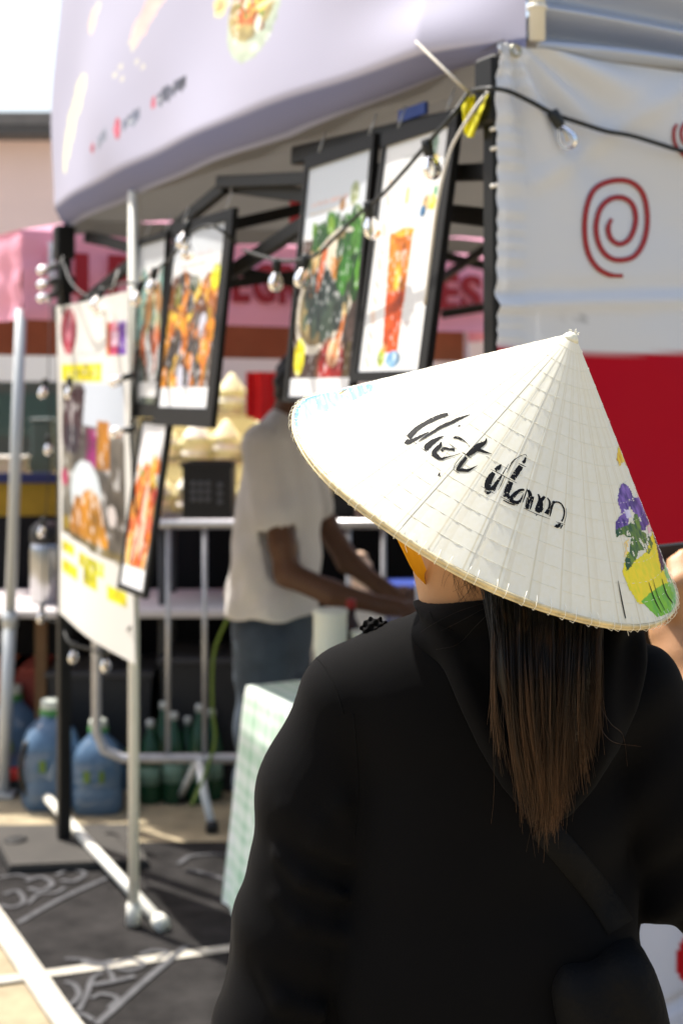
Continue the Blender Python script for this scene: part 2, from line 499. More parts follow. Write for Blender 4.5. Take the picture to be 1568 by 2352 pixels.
for c, lean in zip(cs, (-.03, 0, 0, 0)):
    if lean:
        mb = MB(); mb.tube([c + A3(-.075, 0, 0), c + A3(-.045, 0, .72)], .026, 10); mb.tube([c + A3(-.045, 0, .70), c + A3(.0, 0, 1.95)], .022, 10)
        mb.tube([c + A3(-.046, 0, .68), c + A3(-.044, 0, .74)], .031, 10)
        mb.build('leg', M('grey_leg', (.50, .52, .52), .45, metal=.25), pt)
        mb = MB(); mb.abox(c + A3(-.075, 0, .012), .1, .1, .012); mb.build('foot', steel, pt, smooth=False)
    else:
        mb = MB(); mb.tube([c, c + A3(0, 0, 2.0)], .022, 10); mb.build('leg', M('grey_leg', (.5, .5, .5)), pt)
brown = M('shaded_pink_inside', (.20, .085, .045), .9, var=.2, vscale=3)  # rear valance of the pink tent, its shaded inside painted as brown
mb = MB()
mb.grid(lambda u, v: PT(.02 + u * (TW - .04), TD - .01 + .012 * math.sin(u * 60), 2.265 - .47 * v), 60, 4)
mb.build('inner_valance', brown, pt)
# flat red letters on the valance
red_l = M('red_letter', (.30, .004, .014), .6)
def text_mesh(body, bold=.012):
    cu = bpy.data.curves.new('t', 'FONT'); cu.body = body; cu.size = 1.0; cu.offset = bold; cu.extrude = .006
    cu.resolution_u = 4
    o = bpy.data.objects.new('t', cu); COL.objects.link(o)
    dg = bpy.context.evaluated_depsgraph_get(); dg.update()
    me = bpy.data.meshes.new_from_object(o.evaluated_get(dg))
    V = np.array([v.co[:] for v in me.vertices]); Fc = [tuple(p.vertices) for p in me.polygons]
    bpy.data.objects.remove(o); bpy.data.curves.remove(cu); bpy.data.meshes.remove(me)
    return V, Fc
def pxa(px):                       # distance along the pink valance seen at picture column px
    r = (px - 784) / F
    return (r * pa[1] - pa[0]) / (pd[0] - r * pd[1])
for ch, x0, x1 in (('I', 168, 196), ('P', 243, 302), ('E', 527, 566), ('G', 574, 624), ('R', 634, 684), ('E', 1000, 1044), ('S', 1050, 1096), ('I', 1114, 1132)):
    V, Fc = text_mesh(ch, .035)
    a0, a1 = pxa(x0), pxa(x1)
    lo, hi = V.min(0), V.max(0)
    z0, z1 = 2.01, 2.185
    Q = []
    for v in V:
        a = a0 + (v[0] - lo[0]) / (hi[0] - lo[0]) * (a1 - a0)
        if ch == 'I': a = (a0 + a1) / 2 + ((v[0] - lo[0]) / (hi[0] - lo[0]) - .5) * .055
        p = PT(a, -.03 - v[2], z0 + (v[1] - lo[1]) / (hi[1] - lo[1]) * (z1 - z0)); Q.append(p)
    mk('letter', Q, Fc, red_l, pt, smooth=False)
for i, a in enumerate((.35, .52)):
    V, Fc = text_mesh('IR'[i], .03); lo, hi = V.min(0), V.max(0)
    mk('letter', [PT(-.03 - v[2], a + .14 * (hi[0] - v[0]) / (hi[0] - lo[0]) * (.4 if i == 0 else 1), 1.98 + .18 * (v[1] - lo[1]) / (hi[1] - lo[1])) for v in V], Fc, red_l, pt, smooth=False)
mb = MB(); mb.box(PT(pxa(116), -.035, 2.15), np.append(pd * .022, 0), np.append(pn * .002, 0), (0, 0, .075)); mb.build('white_patch', M('patch', (.75, .72, .8), .7), pt, smooth=False)
mb = MB(); mb.box(PT(pxa(134), -.035, 2.14), np.append(pd * .03, 0), np.append(pn * .002, 0), (0, 0, .075)); mb.build('violet_patch', M('patch_v', (.45, .12, .42), .7), pt, smooth=False)

# stacks of small conical straw hats on the tent's shelves
straw = M('straw', (.90, .85, .52), .75, var=.15, vscale=20)
straw2 = M('straw_pale', (.92, .91, .78), .75, var=.12, vscale=20)
plank = M('shelf_wood', (.55, .46, .26), .7, var=.25)
sh = thing('display_shelf', 'stepped wooden display behind the barrier holding straw hats', 'shelf', (-.55, 7.6, 0))
SZ = (1.0, 1.25, 1.50); SY = (7.35, 7.62, 7.89)
for z, y in zip(SZ, SY):
    mb = MB(); mb.abox((-.35, y, z - .012), 2.0, .25, .022); mb.build('board', plank, sh, smooth=False)
    mb = MB(); mb.abox((-.35, y - .11, (z - .024) / 2), 1.98, .02, z - .024); mb.build('riser', M('riser_cloth', (.62, .56, .34), .85, var=.15), sh, smooth=False)
hat_me = {}
def small_hat(p, m, key, label):
    if key not in hat_me:
        mb = MB(); mb.lathe([(.079, 0), (.082, .004), (.079, .010), (.042, .058), (.008, .104), (.0, .106)], (0, 0, 0), 18)
        o = mb.build('straw_hat', m, origin=(0, 0, 0)); o.location = tuple(p); hat_me[key] = o.data
    else:
        o = bpy.data.objects.new('straw_hat', hat_me[key]); COL.objects.link(o); o.location = tuple(p)
    tag(o, label, 'hat', 'conical straw hats on the display shelf')
names = ['top', 'middle', 'bottom']
k = 0
for zi, z in enumerate(SZ):
    for ci, x in enumerate((-1.12, -.95, -.78, -.61, -.44, -.27)):
        for lv in range(5):
            k += 1
            small_hat(A3(x + .008 * math.sin(k * 3.1), SY[zi] + .01 * math.cos(k * 2.3), z + .0005 + lv * .030), straw if (k * 7) % 3 else straw2, 'ab'[(k * 7) % 3 == 0],
                      'pale conical straw hat, %s of its stack, %s stack on the %s shelf' % (('lowest', 'second', 'third', 'fourth', 'topmost')[lv], ('leftmost', 'second', 'third', 'fourth', 'fifth', 'rightmost')[ci], ('bottom', 'middle', 'top')[zi]))
# red cloth bag hanging beside the stacks
mb = MB()
mb.grid(lambda u, v: A3(-.43 + .15 * u * (1 - .25 * abs(v - .5)), 6.42 + .03 * math.sin(u * 9) * (1 - u * .3), 1.71 - .2 * v - .05 * u * v), 10, 10)
mb.grid(lambda u, v: A3(-.43 + .15 * u, 6.46 - .02 * math.sin(u * 7), 1.71 - .19 * v), 8, 8)
mb.build('red_flag', M('red_cloth', (.75, .012, .015), .7, trans=.15), label='small red cloth flag hanging beside the straw hats', cat='flag')
# black perforated crate
cr = thing('plastic_crate', 'black perforated plastic crate on the shelf behind the barrier', 'crate', (-.62, 6.0, 1.07))
blk = M('black_plastic', (.012, .012, .012), .5)
c0 = P(482, 1190, 6.0)
mb = MB()
for c, ax, ay, az in (((0, 0, .008), (.1, 0, 0), (0, .14, 0), (0, 0, .008)), ((0, -.135, .12), (.1, 0, 0), (0, .006, 0), (0, 0, .12)), ((0, .135, .12), (.1, 0, 0), (0, .006, 0), (0, 0, .12)),
                      ((-.095, 0, .12), (.006, 0, 0), (0, .128, 0), (0, 0, .12)), ((.095, 0, .12), (.006, 0, 0), (0, .128, 0), (0, 0, .12)), ((0, -.135, .232), (.11, 0, 0), (0, .012, 0), (0, 0, .01))):
    mb.box(c0 + A3(*c), ax, ay, az)
mb.build('shell', blk, cr, smooth=False)
mb = MB()
for i in range(3):
    for j in range(3): mb = MB(); mb.lathe([(.004, 0), (.012, 0), (.012, .003), (.004, .003)], c0 + A3(-.055 + .03 * i, -.1425, .09 + .032 * j), 8, (0, 1, 0), closed=True); mb.build('vent_ring', M('ring_grey', (.12, .12, .13), .5), cr)
    mb = MB(); mb.lathe([(.004, 0), (.012, 0), (.012, .003), (.004, .003)], c0 + A3(.055, -.1425, .08 + .034 * i), 8, (0, 1, 0), closed=True); mb.build('vent_ring', M('ring_grey', (.12, .12, .13), .5), cr)
# the low table that carries it
def table(name, label, x0, x1, y0, y1, h, mat, legm, th=.03):
    t = thing(name, label, 'table', ((x0 + x1) / 2, (y0 + y1) / 2, 0))
    mb = MB(); mb.cbox(((x0 + x1) / 2, (y0 + y1) / 2, h - th / 2), ((x1 - x0) / 2, 0, 0), (0, (y1 - y0) / 2, 0), (0, 0, th / 2), .3); mb.build('tabletop', mat, t, smooth=False)
    for x in (x0 + .04, x1 - .04):
        for y in (y0 + .04, y1 - .04):
            mb = MB(); mb.tube([(x, y, 0), (x, y, h - th)], .016); mb.build('leg', legm, t)
    return t
table('prep_table', 'tall dark table behind the steel barrier', -.78, .85, 5.84, 6.3, 1.087 - .0, M('dark_top', (.03, .027, .025), .6), M('dark_leg', (.04, .04, .04), .5))
ptb = bpy.data.objects['prep_table']
mb = MB(); mb.grid(lambda u, v: A3(-1.72 + 2.6 * u, 6.42 + .02 * math.sin(u * 55), 1.06 - 1.05 * v), 60, 4); mb.build('skirt', M('dark_backing_cloth', (.010, .010, .011), .9, spec=.1), ptb)  # dark sheet added behind the tables to hide the bright ground beyond
table('folding_table', 'white topped folding table behind the barrier, over the dark bins', -1.75, -.25, 5.72, 6.35, .74, M('white_top', (.62, .58, .57), .5), steel)
for i, (x, y, w, d, h, lab) in enumerate(((-.98, 5.95, .42, .36, .46, 'black storage bin under the folding table, nearest the left post'), (-.55, 5.92, .36, .36, .52, 'black storage bin under the folding table, beside the green bottles'), (-.1, 6.15, .4, .4, .62, 'tall dark grey bin under the tall table'), (.4, 6.1, .45, .4, .6, 'dark grey bin behind the white shirted worker'))):
    t = thing('storage_bin', lab, 'bin', (x, y, 0))
    mb = MB(); mb.add([(x - w / 2 * .86, y - d / 2 * .86, 0), (x + w / 2 * .86, y - d / 2 * .86, 0), (x + w / 2 * .86, y + d / 2 * .86, 0), (x - w / 2 * .86, y + d / 2 * .86, 0),
                       (x - w / 2, y - d / 2, h), (x + w / 2, y - d / 2, h), (x + w / 2, y + d / 2, h), (x - w / 2, y + d / 2, h)], [(3, 2, 1, 0), (0, 1, 5, 4), (1, 2, 6, 5), (2, 3, 7, 6), (3, 0, 4, 7)])
    mb.build('tub', M('bin_plastic', (.016, .017, .02), .55), t, smooth=False)
    mb = MB(); mb.cbox((x, y, h + .012), (w / 2 + .012, 0, 0), (0, d / 2 + .012, 0), (0, 0, .014), .4); mb.build('lid', M('bin_lid', (.03, .03, .035), .5), t, smooth=False)
# clutter on the folding table
def lathe_thing(name, label, cat, c, parts, group=None):
    t = thing(name, label, cat, c, group)
    for nm, prof, m in parts:
        mb = MB(); mb.lathe(prof, c, 18); mb.build(nm, m, t)
    return t
chrome = M('brushed_steel', (.45, .45, .45), .28, metal=1.0)
cA = P(108, 1352, 5.95); cA[2] = .7405
lathe_thing('airpot', 'steel vacuum flask with a black top on the white folding table', 'flask', cA,
            (('body', [(.066, 0), (.07, .006), (.07, .22), (.064, .25)], chrome), ('pump_lid', [(.066, .25), (.07, .262), (.066, .31), (.04, .335), (.0, .338)], blk)))
mb = MB()
c = P(180, 1330, 5.9); c[2] = .7005
mus = M('mustard_cloth', (.36, .23, .02), .85, var=.2, bump=.3, bscale=12)
t = thing('market_counter', 'mustard yellow draped counter at the left edge', 'counter', (-1.75, 7.3, 0))
mb = MB(); mb.grid(lambda u, v: A3(-2.3 + 1.25 * u, 6.95 - .015 * math.sin(u * 40) * v, 1.19 - 1.19 * v), 40, 6)
mb.grid(lambda u, v: A3(-2.3 + 1.25 * u, 6.95 + .7 * v, 1.19 + .002 * math.sin(u * 9)), 10, 4)
mb.build('drape', mus, t)
mb = MB(); mb.abox((-1.675, 6.94, 1.2), 1.28, .02, .05); mb.build('blue_trim', M('blue_trim', (.02, .03, .12), .7), t, smooth=False)
cols = [((.55, .55, .52), .11, .2), ((.35, .05, .04), .09, .12), ((.5, .48, .42), .15, .09), ((.06, .1, .1), .1, .28), ((.6, .6, .58), .09, .26)]
for i, (x, (c, w, h)) in enumerate(zip((-1.95, -1.8, -1.66, -1.5, -1.36), cols)):
    t = thing('food_container', '%s container on the mustard counter' % ('white square', 'small dark red', 'wide low cream', 'tall dark green', 'tall white')[i], 'container', (x, 7.15, 1.1925))
    mb = MB(); mb.cbox((x, 7.15, 1.1925 + h / 2), (w / 2, 0, 0), (0, w / 2, 0), (0, 0, h / 2), .2); mb.build('box', M('cont%d' % i, c, .5), t, smooth=False)
    mb = MB(); mb.cbox((x, 7.15, 1.1925 + h + .008), (w / 2 + .006, 0, 0), (0, w / 2 + .006, 0), (0, 0, .008), .3); mb.build('lid', M('contlid%d' % i, tuple(min(1, q * 1.2 + .05) for q in c), .4), t, smooth=False)
for i, (px, c, lab) in enumerate(((20, (.30, .07, .015), 'orange crate under the folding table at the left edge'), (70, (.22, .03, .02), 'red crate under the folding table behind the grey leg'))):
    x = (px - 784) / F * 6.1
    t = thing('crate', lab, 'crate', (x, 6.1, 0))
    mb = MB(); mb.cbox((x, 6.1, .22), (.07, 0, 0), (0, .15, 0), (0, 0, .22), .1); mb.build('body', M('crate%d' % i, c, .6), t, smooth=False)
    mb = MB(); mb.cbox((x, 6.1, .45), (.078, 0, 0), (0, .158, 0), (0, 0, .012), .2); mb.build('rim', M('crate%d' % i, c, .6), t, smooth=False)
mb = MB(); xx = (96 - 784) / F * 5.8; mb.abox((xx, 5.8, .354), .045, .045, .708); mb.build('wooden_post', M('post_wood', (.13, .07, .03), .8, var=.2), smooth=False, label='brown wooden post under the folding table', cat='post')
# ================================================================== the food booth: tent frame, roof, banners
black_al = M('black_frame', (.007, .007, .007), .5, spec=.25)
white_pipe = M('white_pipe', (.74, .72, .64), .4, var=.06, vscale=10)
ceil_mat = M('canopy_cloth', (.24, .235, .23), .85, trans=.08, bump=.2, bscale=6, var=.04)
S2, T2, EV = 2.835, 3.0, 2.24
tent = thing('canopy_tent', 'black framed canopy tent of the food booth', 'tent', B(0, 0, 0))
cor = [(0, -.014), (S2, -.014), (S2, T2), (0, T2)]
for s, t in cor:
    mb = MB(); h = .022
    mb.cbox(B(s, t, (EV - .03) / 2), np.append(U * h, 0), np.append(W * h, 0), (0, 0, (EV - .03) / 2), .3)
    lg = mb.build('leg', black_al, tent, smooth=False)
    mb = MB(); mb.cbox(B(s, t, .006 + .006), np.append(U * .06, 0), np.append(W * .06, 0), (0, 0, .006), .3); mb.build('foot_plate', black_al, lg, smooth=False)
    mb = MB(); mb.cbox(B(s, t, EV - .09), np.append(U * .033, 0), np.append(W * .033, 0), (0, 0, .06), .2); mb.build('corner_bracket', black_al, lg, smooth=False)
    if s > 1 and t < 1:
        mb = MB()
        for z in (1.90, 2.0): mb.cbox(B(s, t, z), np.append(U * .034, 0), np.append(W * .034, 0), (0, 0, .03), .2)
        mb.build('slider', black_al, lg, smooth=False)
def bar(a, b_, w=.012, h=.018, name='truss_bar'):
    a, b_ = np.asarray(a, float), np.asarray(b_, float); d = b_ - a; L_ = np.linalg.norm(d); d /= L_
    sd = np.cross(d, (0, 0, 1)); sd /= np.linalg.norm(sd); up = np.cross(sd, d)
    mb = MB(); mb.cbox((a + b_) / 2, d * L_ / 2, sd * w, up * h, .25); return mb.build(name, black_al, tent, smooth=False)
def truss(p, q, z0, z1, n=2):
    for i in range(n):
        a, b_ = p + (q - p) * i / n, p + (q - p) * (i + 1) / n
        dx = np.cross((q - p) / np.linalg.norm(q - p), (0, 0, 1)) * .014
        bar(a + A3(0, 0, z0) + dx, b_ + A3(0, 0, z1) + dx); bar(a + A3(0, 0, z1) - dx, b_ + A3(0, 0, z0) - dx)
c3 = [B(s, t, 0) for s, t in cor]
ins = [B(.05, .05, 0), B(S2 - .05, .05, 0), B(S2 - .05, T2 - .05, 0), B(.05, T2 - .05, 0)]
for i in range(4): truss(ins[i], ins[(i + 1) % 4], 1.93, 2.17)
bar(B(.02, .04, 2.13), B(1.0, .05, 2.19), .014, .022)          # upper front rail
bar(B(.06, .02, 2.02), B(1.45, .03, 2.185), .012, .016)
mid = B(S2 / 2, T2 / 2, 2.45)
for i in range(4):                                                # bars that push up the peak
    e = (c3[i] + c3[(i + 1) % 4]) / 2
    bar(e + A3(0, 0, 2.05), mid, .012, .016)
bar(mid, mid + A3(0, 0, .45), .02, .02, 'peak_post')
mb = MB()
peak = B(S2 / 2, T2 / 2, 2.92)
def roof_face(i):
    a, b_ = c3[i] + A3(0, 0, EV), c3[(i + 1) % 4] + A3(0, 0, EV)
    def f(u, v):
        e = a + (b_ - a) * u; p = e + (peak - e) * v
        p[2] -= .10 * math.sin(math.pi * v) * (.4 + .6 * math.sin(math.pi * u)) + .012 * math.sin(u * 31 + v * 5) * (1 - v)
        return p
    return f
for i in range(4): mb.grid(roof_face(i), 24, 10)
mb.build('roof', ceil_mat, tent)
mb = MB()
for i in (1, 2):
    a, b_ = c3[i], c3[(i + 1) % 4]
    mb.grid(lambda u, v: a + (b_ - a) * u + A3(0, 0, EV - .06 * v + .004 * math.sin(u * 50)), 40, 2)
mb.build('rear_valance', ceil_mat, tent)
# silver-grey valance gathered along the side, above the side banner
silver = M('silver_cloth', (.40, .45, .55), .28, spec=.8, bump=.08, bscale=30)
pf = [(-.012, 2.212), (-.028, 2.222), (-.02, 2.235), (.012, 2.246), (.03, 2.258), (.016, 2.27), (-.012, 2.279), (-.026, 2.288), (-.01, 2.298), (.022, 2.31), (.034, 2.325), (.018, 2.34), (-.01, 2.352), (-.02, 2.364), (.0, 2.38), (.05, 2.42), (.1, 2.47), (.2, 2.55), (.35, 2.66)]
pfs = spline(np.array(pf), 70)
mb = MB()
mb.grid(lambda u, v: B(pfs[int(round(v * 69))][0] * (1 + .3 * math.sin(u * 9 + v * 7)) - .022, .03 + u * 2.6, pfs[int(round(v * 69))][1] + .008 * math.sin(u * 13 + v * 3) - .02 * u * (v > .12)), 40, 69)
mb.build('side_valance', silver, tent)
mb = MB(); mb.tube([B(-.062, .025, 2.232), B(-.062, .025, 3.7)], .0145, 12); mb.tube([B(-.062, .025, 2.285), B(-.062, .025, 2.292)], .018, 12)
post = mb.build('banner_post', white_pipe, tent)

# ------------------------------------------------------------------ the big printed banner above the front
cv = Canvas(3, 1.4, lin(180, 178, 197), 300, 180)
lav = lin(214, 210, 232)
cv.put(np.clip((.62 - cv.x) * 2.2, 0, 1) * 0, lav)
def bpx(px, py):                       # picture position -> banner canvas coordinates
    p = FP(px, py, -.05); s = (p[:2] - K1) @ U
    return (2.87 - s) / 2.905, .92 * (3.65 - p[2]) / 1.37
def bo(px, py, rx, ry, col, a=1.0, rot=0.0):
    x, y = bpx(px, py); x2, _ = bpx(px + rx, py); _, y2 = bpx(px, py + ry)
    cv.oval(x, y, abs(x2 - x), abs(y2 - y), col, a, rot)
bo(596, 40, 66, 112, lin(190, 200, 176)); bo(594, 20, 58, 82, lin(168, 150, 96))
for i in range(60):
    g = RNG.random(4)
    bo(560 + 64 * g[0], -60 + 135 * g[1], 5 + 9 * g[2], 6 + 14 * g[3], [lin(200, 90, 50), lin(232, 205, 150), lin(240, 236, 220), lin(120, 140, 60), lin(150, 90, 40), lin(236, 190, 90)][int(RNG.integers(6))])
for i in range(10): bo(508 + 24 * RNG.random(), 4 + 30 * RNG.random(), 12, 14, [lin(246, 220, 150), lin(226, 130, 80), lin(250, 236, 170)][i % 3])
for k, (x, y) in enumerate([(378, -40), (370, 0), (355, 30), (340, 62), (325, 84)]): bo(x, y, 30 - 4 * k, 32, lin(243, 196, 184), .9)
bo(208, 55, 10, 30, lin(246, 214, 190), .9); bo(215, 30, 9, 14, lin(230, 226, 200), .8)
for x, y in ((295, 160), (284, 180), (300, 190), (330, 150), (345, 165), (318, 120), (310, 105)): bo(x, y, 5, 7, lin(222, 218, 196), .8)
for x, y, w in ((190, 205, 18), (182, 240, 16), (170, 275, 12), (166, 310, 12), (160, 345, 9), (155, 375, 6)): bo(x, y, w, 30, lin(240, 240, 196), .8)
for (x0, y0, x1, y1, c) in ((246, 344, 272, 318, lin(128, 126, 132)), (303, 304, 341, 276, lin(96, 96, 104)), (378, 246, 446, 204, lin(60, 60, 70))):
    a0, b0 = bpx(x0, y0); a1, b1 = bpx(x1, y1)
    g = np.random.default_rng(int(x0))
    for k in range(int((x1 - x0) / 5)):
        u_ = k / ((x1 - x0) / 5); xx = a0 + (a1 - a0) * u_; yy = b0 + (b1 - b0) * u_
        cv.rect(xx, yy - .012 - .006 * g.random(), xx + .006 + .004 * g.random(), yy + .006 + .008 * g.random(), c, .9)
for x, y, rx, ry in ((230, 350, 6, 12), (293, 308, 7, 26), (368, 250, 6, 14)): bo(x, y, rx, ry, lin(190, 50, 60), .85)
cv0 = cv.c.copy(); photo(cv, .8, 22.0, 1.0); m_ = (np.abs(cv0 - cv0[-1, -1]).max(-1) < 1e-6); cv.c[m_] = cv0[m_]
cv.put(cv.y > .925, lin(110, 113, 146)); cv.put(cv.y > .98, lin(150, 154, 182))  # turned-under foot: its shade painted in, bluer and darker, lower edge lighter
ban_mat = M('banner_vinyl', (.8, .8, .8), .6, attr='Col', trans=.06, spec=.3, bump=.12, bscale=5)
zc = 2.285
def banner_pt(u, v):
    s_end = 2.84 + .08 * math.exp(-((v - .72) / .2) ** 2) - .08 * (1 - v)
    s = s_end - (s_end + .035) * u
    bulge = .03 * math.sin(math.pi * u) + .012
    wr = .006 * math.sin(14 * u + 9 * v) + .004 * math.sin(31 * u - 12 * v) + .018 * math.exp(-((u - 1) / .12) ** 2) * math.sin(v * 40)
    wr += .02 * math.exp(-((u - .22) / .1) ** 2) * math.sin(7 * v)
    if v < .92:                        # hanging face, leaning out towards its foot
        w_ = v / .92
        zr = zc - .042 * u ** 4
        z = 3.65 - (3.65 - zr) * w_
        t = -.02 - bulge * w_ ** 2 - .02 * w_ + wr * w_
        z += (.016 * math.sin(math.pi * u)) * w_
    else:                              # the foot turns under
        w_ = (v - .92) / .08
        k = (.018 + .062 * min(1, (1 - u) * 3.2))
        t0 = -.02 - bulge - .02 + wr
        t = t0 + .055 * w_
        z = zc - .042 * u ** 4 + .016 * math.sin(math.pi * u) - k * (w_ ** .8) - .012 * math.sin(w_ * math.pi)
    if u > .92: k_ = (u - .92) / .08; t = t * (1 - k_) + .012 * k_; s -= .012 * k_
    return B(s, t, z)
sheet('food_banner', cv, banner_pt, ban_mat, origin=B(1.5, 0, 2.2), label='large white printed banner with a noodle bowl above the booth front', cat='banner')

# ------------------------------------------------------------------ side banner and counter skirt
vin_w = M('vinyl_sheet', (.8, .8, .8), .6, attr='Col', spec=.12, bump=.1, bscale=14, trans=.06)
def side_banner():
    nu, nv = 90, 110
    V = []; Cc = []
    for j in range(nv + 1):
        for i in range(nu + 1):
            u, v = i / nu, j / nv
            t = -.046 + 1.94 * u ** 1.5; z = 2.224 - .91 * v - .03 * u
            d = t
            # folds that radiate from the tied corner
            ang = math.atan2(2.224 - z + .02, d + .03); rr = math.hypot(d, 2.224 - z)
            w = .011 * math.sin(ang * 15 + .6) * math.exp(-((rr - .13) / .13) ** 2) + .010 * math.sin(ang * 8 + 1.9) * math.exp(-((rr - .36) / .24) ** 2)
            w += .008 * (fbm(t * 7 + 3, z * 9, 2.2) - .5) + .004 * (fbm(t * 24, z * 22, 4.1) - .5)
            w += .008 * math.exp(-((z - 1.79 - .05 * t) / .018) ** 2) - .012 * math.exp(-((z - 1.775 - .05 * t) / .014) ** 2)
            w -= .010 * math.exp(-((z - 2.03 - .6 * (t - .1)) / .02) ** 2) * (t > .02)
            if t < .015: w += .003 * math.sin(z * 190 + 2 * math.sin(z * 40))
            V.append(B(-.050 + w, t, z))
            e = (z + .006 * math.sin(t * 9) - 1.697 + .012 * t)
            k_ = min(1, max(0, e / .0085 + .5)); c = lin(210, 213, 218) * k_ + lin(172, 0, 30) * (1 - k_)
            dirt = fbm(t * 40 + 5, z * 40, 1.0)
            if e > .01 and abs(t - .12) < .045 and abs(z - 1.755) < .03 and dirt > .5: c = lin(210, 213, 218) * (1 - .35 * min(1, (dirt - .5) * 8) * max(0, 1 - ((t - .12) / .045) ** 2) * max(0, 1 - ((z - 1.755) / .03) ** 2))
            Cc.append(c)
    Fc = [(j * (nu + 1) + i, j * (nu + 1) + i + 1, (j + 1) * (nu + 1) + i + 1, (j + 1) * (nu + 1) + i) for j in range(nv) for i in range(nu)]
    return V, Fc, Cc
V, Fc, Cc = side_banner()
sb = mk('side_banner', V, Fc, vin_w, origin=B(0, .9, 1.3), cols=np.array(Cc), label='white and red vinyl banner with red spirals on the booth side', cat='banner')
from mathutils.bvhtree import BVHTree
bvh = BVHTree.FromPolygons([tuple(v) for v in V], [tuple(f) for f in Fc])
def on_banner(px, py, off=.0025):
    o = Vector((0, 0, EYE)); d = Vector(P(px, py, 1.0)) - o; d.normalize()
    h, nrm, i, ds = bvh.ray_cast(o, d)
    if h is None: h = Vector(SP(px, py, -.05))
    return np.array(h) + np.append(-U * off, 0)
spiral_mat = M('spiral_ink', (.30, .012, .014), .5)
def decal(pts, w, n=90):
    p2 = spline(np.array(pts, float), n); T = np.gradient(p2, axis=0); T /= np.linalg.norm(T, axis=1)[:, None]
    N_ = np.stack([-T[:, 1], T[:, 0]], 1)
    V = []
    for i in range(n):
        k = .5 * w * (1 if 2 < i < n - 3 else .75)
        V += [on_banner(*(p2[i] - N_[i] * k)), on_banner(*(p2[i] + N_[i] * k))]
    return V, [(2 * i, 2 * i + 2, 2 * i + 3, 2 * i + 1) for i in range(n - 1)]
sw = [(1402, 503), (1394, 523), (1400, 548), (1420, 561), (1443, 549), (1457, 512), (1452, 474), (1430, 455), (1400, 457), (1376, 480), (1366, 523), (1374, 564), (1394, 590), (1422, 598), (1455, 588), (1477, 552), (1484, 500), (1474, 446), (1444, 418), (1402, 416), (1364, 434), (1345, 476), (1340, 530), (1347, 578), (1366, 612), (1395, 631), (1428, 634)]
mb = MB(); mb.add(*decal(sw, 12)); mb.build('spiral', spiral_mat, sb)
mb = MB(); mb.add(*decal([(1552, 285), (1545, 300), (1546, 325), (1556, 345), (1575, 362), (1600, 366)], 8, 30)); mb.add(*decal([(1572, 280), (1562, 300), (1566, 325), (1585, 340)], 8, 30)); mb.build('spiral', spiral_mat, sb)
mb = MB(); g0 = on_banner(1179, 118, .004); ax = np.append(-U, 0)
mb.lathe([(.0065, 0), (.0115, 0), (.0125, .002), (.0115, .004), (.0065, .004), (.0065, 0)], g0, 18, ax, closed=True); mb.build('eyelet', M('brass', (.38, .36, .28), .35, metal=1), sb)
mb = MB()
for (px, py) in ((1133, 300), (1134, 345), (1134, 430)):
    p = SP(px, py, -.005); mb = MB(); mb.tube([p + A3(-.006, -.01, 0), p + A3(.012, -.025, .003)], .004, 6); mb.build('tie', M('cable_tie', (.78, .76, .70), .5), sb)
mb = MB(); mb.tube([SP(1172, 112, -.03), SP(1160, 104, -.03), SP(1152, 112, -.01), SP(1150, 125, .0)], .005, 6)
mb.build('tie', M('cable_tie', (.78, .76, .70), .5), sb)
# counter skirt below the opening
cv = Canvas(2, 1, lin(200, 202, 212), 240, 150)
def skirt(u, v): 
    t = .06 + 1.8 * u; z = .96 - .94 * v
    return B(-.02 + .012 * math.sin(t * 17) * v + .006 * math.sin(t * 41 + z * 3) * v + .012 * (fbm(t * 9, z * 6, .4) - .5) + .012 * math.exp(-((z - .47 - .2 * (t - .35)) / .012) ** 2), t, z)
t0, z0 = .432, .553
cv.put(((cv.x * 1.8 + .06 - t0) / .068) ** 2 + ((.96 - .94 * cv.y - z0) / .062) ** 2 < 1, lin(176, 10, 24))
sk = sheet('counter_skirt', cv, skirt, vin_w, origin=B(0, .9, 0), label='white vinyl skirt with a red disc around the booth counter', cat='banner')
ct = thing('booth_counter', 'booth counter behind the white skirt', 'counter', B(.35, 1.0, 0))
mb = MB(); mb.cbox(B(.30, 1.0, .975), np.append(U * .3, 0), np.append(W * .95, 0), (0, 0, .013), .3); mb.build('worktop', M('counter_top', (.10, .085, .07), .5), ct, smooth=False)
for s, t in ((.06, .12), (.54, .12), (.06, 1.88), (.54, 1.88)):
    mb = MB(); mb.tube([B(s, t, 0), B(s, t, .962)], .016); mb.build('leg', black_al, ct)
mb = MB(); mb.tube(spline([B(-.05, .415, .72), B(-.055, .395, .56), B(-.06, .375, .42), B(-.06, .372, .2), B(-.1, .36, .02)], 24), .0055, 7)
mb.build('cable', blk, label='black cable hanging down the white counter skirt', cat='cable')

